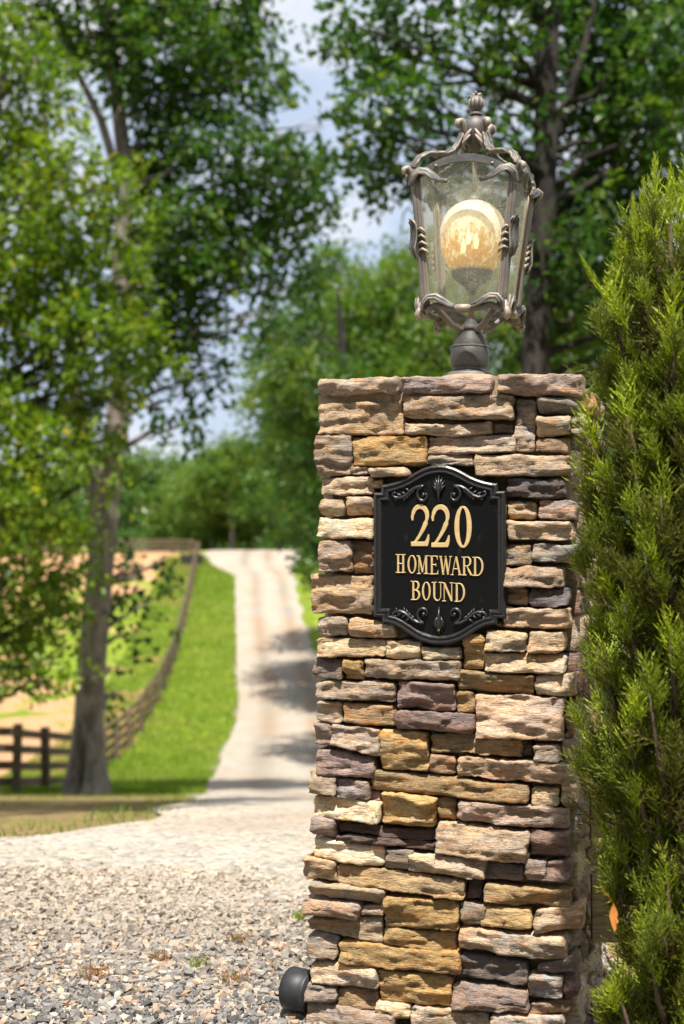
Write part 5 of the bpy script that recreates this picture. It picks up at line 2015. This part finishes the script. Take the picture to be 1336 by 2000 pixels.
# yellow-green tree in front of it, trunk outside the frame
YD = 22.0
yb = at(-120, 1560, YD)
yb.z = gzs(yb.x, yb.y) - .05
yp = px_path([(-120, 1560), (-110, 1300), (-90, 1000), (-60, 700), (-30, 400), (0, 150)], YD, yb)
yel = [(40, 190, 80), (20, 320, 110), (120, 330, 75), (165, 285, 40), (60, 440, 110), (160, 430, 80), (240, 425, 45), (70, 560, 105), (180, 540, 75), (250, 540, 40), (50, 660, 100), (145, 650, 85), (240, 615, 55), (285, 640, 40), (310, 690, 26),
       (90, 760, 95), (20, 800, 80), (170, 770, 55), (215, 705, 50), (30, 900, 90), (105, 880, 70), (50, 1000, 90), (130, 1010, 52), (50, 1110, 90), (130, 1100, 55), (40, 1205, 80), (105, 1200, 55), (50, 1285, 55), (120, 1275, 40), (100, 1325, 24), (20, 1320, 30),
       (185, 935, 30), (70, 120, 50), (-80, 300, 150), (-90, 550, 150), (-90, 800, 150), (-80, 1050, 140), (-60, 1250, 100), (10, 60, 60), (-60, 100, 120), (200, 850, 26), (165, 1180, 26), (120, 480, 60), (190, 640, 40), (255, 690, 40), (10, 480, 80), (225, 490, 42), (212, 565, 45), (236, 770, 34), (196, 840, 42), (212, 900, 30), (140, 850, 55), (238, 350, 34), (258, 300, 30), (205, 650, 40)]
tree('elm_tree', 'leafy yellow green tree at the left edge, hiding part of the big trunk', yb, [(yp, [.24, .21, .18, .14, .1, .05])], px_blobs(yel, YD - .3, 1.3, yb, 2), M_LEAF_YEL, M_BARKD, 105, .125, 22, sprig=16)

# oaks on the right behind the lantern
RD = 18.0
rb_ = at(1062, 1400, RD)
rb_.z = gzs(rb_.x, rb_.y) - .1
rp = px_path([(1045, 1400), (1048, 1000), (1046, 700), (1052, 560), (1062, 420), (1068, 280), (1068, 150), (1072, 40), (1080, -100), (1085, -300)], RD, rb_)
rp[0].z = -.3
r2 = px_path([(1068, 40), (1030, -2), (985, 2), (930, -10), (860, -40)], RD, rb_)
r3 = px_path([(1064, 330), (1100, 220), (1140, 100), (1170, -30)], RD + .3, rb_)
rightb = [(690, 50, 42), (745, 40, 55), (810, 80, 55), (680, 105, 34), (745, 130, 55), (725, 190, 45), (795, 180, 48), (845, 140, 34), (745, 265, 52), (700, 240, 30), (820, 260, 50), (880, 265, 36), (860, 330, 50), (700, 330, 44), (770, 345, 50),
          (960, 70, 55), (940, 120, 30), (995, 130, 42), (1110, 60, 80), (1210, 60, 85), (1310, 80, 80), (1150, 160, 70), (1235, 180, 80), (1320, 200, 75), (990, 235, 40), (1110, 235, 40), (940, 290, 38), (1000, 310, 40),
          (1250, 290, 75), (1330, 310, 70), (1130, 330, 50), (1130, 420, 75), (1210, 410, 70), (1080, 480, 60), (1150, 520, 75), (1090, 570, 60), (1130, 620, 60), (1170, 690, 40), (1090, 670, 55), (1020, 690, 34), (1190, 240, 55), (1060, 130, 30), (1180, 340, 50), (900, 20, 30),
          (1010, 420, 40), (1290, 420, 60), (1250, 500, 70), (1330, 500, 60), (1200, 590, 60), (1290, 620, 70), (1000, -60, 90), (1150, -60, 110), (1300, -60, 110), (820, -50, 60), (960, 400, 40), (1180, 100, 60), (1270, 130, 60), (1290, 240, 60), (1110, 400, 50), (1170, 450, 55), (950, 200, 30), (905, 180, 26)]
tree('oak_tree', 'dark oak with a straight black trunk behind the lantern at upper right', rb_, [(rp, [.26, .21, .18, .165, .155, .15, .15, .145, .12, .06]), (r2, [.12, .10, .08, .06, .03]), (r3, [.08, .07, .05, .03])],
     px_blobs(rightb, RD + .3, 1.5, rb_, 3, behind=(1000, 1135)), M_LEAF_DARK, M_BARKD, 165, .135, 23, tint=.02)


def dome_blobs(hgt, cr, low, seed, n):
    """blobs filling an uneven domed crown: height, crown radius, height of the lowest foliage"""
    g = random.Random(seed)
    out = []
    for i in range(n):
        f = (i + .5) / n
        z = low + (hgt - low) * f
        prof = math.sin(math.pi * min(1, .22 + .78 * f)) ** .65
        a = i * 2.399 + g.uniform(-.4, .4)
        rr = cr * prof * (.35 + .62 * g.random() ** .6)
        r = cr * g.uniform(.30, .46) * (.65 + .35 * prof)
        out.append((rr * math.cos(a), rr * math.sin(a), z, r))
    return out


def gen_tree(px, d, top_px, cr, low, seed, lmat, label, group, dens, size, n=26, tint=0.0, tr=.16, name='broadleaf_tree', sprig=12):
    x = (px - 668) / F * d
    z0 = gzs(x, d)
    hgt = EYE + (1085 - top_px) / F * d - z0
    g = random.Random(seed)
    path = [(0, 0, -.3), (g.uniform(-.1, .1), 0, hgt * .2), (g.uniform(-.3, .3), g.uniform(-.2, .2), hgt * .5), (g.uniform(-.4, .4), 0, hgt * .85)]
    return tree(name, label, Vector((x, d, z0)), [(path, [tr * 1.3, tr, tr * .7, tr * .2])], dome_blobs(hgt - cr * .25, cr, low, seed, n), lmat, M_BARK, dens, size, seed, group, tint, True, 8, sprig=sprig)


# middle distance, right of the road
MG = 'green trees right of the road behind the pillar'
gen_tree(665, 66, 660, 3.1, 5.2, 301, M_LEAF_DARK, 'dark green tree overhanging the right edge of the road', MG, 44, 0.218, 30, .12)
gen_tree(650, 56, 455, 3.2, 7.8, 302, M_LEAF_MID, 'mid green tree rising just left of the pillar top', MG, 44, 0.196, 34, -.05)
gen_tree(745, 52, 470, 3.7, 7.5, 303, M_LEAF_MID, 'mid green tree directly left of the lantern', MG, 44, 0.196, 34, .1)
gen_tree(835, 60, 420, 4.2, 4, 304, M_LEAF_DARK, 'dark green tree behind the lantern glass', MG, 40, 0.207, 34, .15)
gen_tree(960, 50, 450, 3.8, 4, 305, M_LEAF_MID, 'yellowish green tree right of the lantern base', MG, 40, 0.196, 34, .2)
gen_tree(1110, 56, 470, 4.2, 4, 306, M_LEAF_MID, 'green tree behind the juniper tip', MG, 36, 0.207, 30, .12)
gen_tree(1270, 52, 480, 4.2, 4, 307, M_LEAF_DARK, 'dark tree at the right edge behind the juniper', MG, 36, 0.207, 30, .12)
# low branches that hang over the road edge
lowb = [(592, 1050, 24), (610, 1075, 26), (606, 1000, 36), (585, 960, 30), (615, 1095, 26), (575, 900, 30), (610, 900, 44), (640, 950, 44), (570, 830, 40), (620, 820, 50), (555, 780, 32),  (660, 870, 50), (600, 1120, 14), (640, 1060, 40), (530, 720, 34), (570, 720, 44), (610, 740, 50), (660, 760, 60), (545, 660, 40), (600, 650, 55)]
ld = 40.0
lb = at(700, 1300, ld)
lb.z = gzs(lb.x, lb.y) - .1
tree('broadleaf_tree', 'dark tree with low branches hanging over the road beside the pillar', lb, [(px_path([(700, 1440), (700, 1200), (690, 950), (670, 700), (660, 560)], ld, lb), [.24, .2, .17, .12, .05])], px_blobs(lowb, ld, 1.6, lb, 8), M_LEAF_DARK, M_BARKD, 85, .17, 31, MG, .12)

# trees along the crest of the hill
CG = 'trees at the crest of the road'
crest = [(455, 123, 850, 3.9, 3.2, 'bright green tree at the road crest, left of the road'), (500, 128, 868, 3.6, 3.0, 'green tree at the road crest behind the gravel bend'), (415, 131, 880, 3.6, 2.2, 'yellow green tree at the crest behind the fence corner'),
         (548, 127, 842, 4.0, 2.5, 'green tree at the road crest, right of the road'), (372, 140, 905, 3.8, 1.4, 'green tree behind the top paddock fence'), (600, 134, 800, 5.0, 2.5, 'tall green tree at the crest just left of the pillar')]
for i, (px, d, tp_, cr, low, lab) in enumerate(crest):
    gen_tree(px, d, tp_, cr, low, 400 + i, M_LEAF_MID, lab, CG, 26, .34, 26, .15, .2)
# far wood line: one prototype with parts, copied
FGp = 'far trees along the horizon'
protoT = gen_tree(330, 170, 905, 5.4, .6, 500, M_LEAF_FAR, 'far bluish green tree on the horizon left of the road', FGp, 9, .55, 30, .0, .25, 'far_tree')
k = 0
for row, (d, step) in enumerate([(165, 62), (188, 58)]):
    px = -190 + 30 * row
    while px < 1050:
        gq = random.Random(700 + k)
        dd = d + gq.uniform(-8, 8)
        x = (px - 668) / F * dd
        c = protoT.copy()
        COL.objects.link(c)
        for ch in list(protoT.children):
            cc = ch.copy()
            COL.objects.link(cc)
            cc.parent = c
        s = gq.uniform(.82, 1.12) * (1.0 if row == 0 else 1.12)
        c.location = (x, dd, gzs(x, dd))
        c.rotation_euler = (0, 0, gq.uniform(0, 6.28))
        c.scale = (s * 1.05, s * 1.05, s)
        c['label'] = 'far bluish green tree in the wood line closing the horizon'
        k += 1
        px += step
# a low shrub edge under the far trees
sh = np.random.default_rng(4)
n = 150
xs = sh.uniform(-95, 95, n)
ys = 150 + sh.uniform(-8, 10, n)
cen = np.stack([xs, ys, gz(xs, ys) + .5 + sh.random(n) * .7], 1)
V, Fc, t = leaf_cloud(cen, 1.4 + sh.random(n) * .9, 7, .40, 44, sprig=12)
ug = np_mesh('undergrowth', V, Fc, M_LEAF_FAR, attrs={'tint': t})
tag(ug, 'low dark undergrowth along the foot of the far trees', kind='stuff')

# trees beside the camera, crowns above the picture, whose shade falls on the drive
for nm, lab, bx, by, x0, x1, y0, y1, hz, n_, sd in [
        ('shade_tree', 'tree standing left of the drive that shades the grass edge', -6.5, 6.0, -4.2, -.8, 3.8, 8.0, 8.6, 44, 66),
        ('shade_tree', 'tree standing right of the drive that shades the gravel bend', 5.6, 9.5, .3, 4.6, 8.6, 10.2, 7.2, 16, 67)]:
    nb = Vector((bx, by, gzs(bx, by)))
    gq = random.Random(sd)
    nbl = [(gq.uniform(x0, x1) - bx, gq.uniform(y0, y1) - by, hz + gq.uniform(-.6, 1.0) - nb.z, gq.uniform(.45, .75)) for i in range(n_)]
    tree(nm, lab, nb, [([(0, 0, -.3), (.1, 0, 3), ((x0 + x1 - 2 * bx) * .1, .1, 6), ((x0 + x1 - 2 * bx) * .3, (y0 + y1 - 2 * by) * .3, hz - .4)], [.26, .22, .18, .08])], nbl, M_LEAF_YEL, M_BARK, 60, .13, sd)

# unseen trees added behind camera to block sky fill: copies of one broadleaf tree
bt = gen_tree(668, 120, 500, 5.0, 1.5, 880, M_LEAF_MID, 'broadleaf tree added unseen behind the camera to block sky fill', 'unseen trees added to block sky fill', 14, .5, 30, .1, .3)
kids = list(bt.children)
for i, bx in enumerate([-26, -17, -9, -1, 8, 16, 25]):
    if i == 0:
        c = bt
    else:
        c = bt.copy()
        COL.objects.link(c)
        for ch in kids:
            cc = ch.copy()
            COL.objects.link(cc)
            cc.parent = c
    c.location = (bx, -14.5 - (i % 3) * 1.6, 0)
    c.rotation_euler = (0, 0, i * 1.3)
    c.scale = (.5, .5, .5)
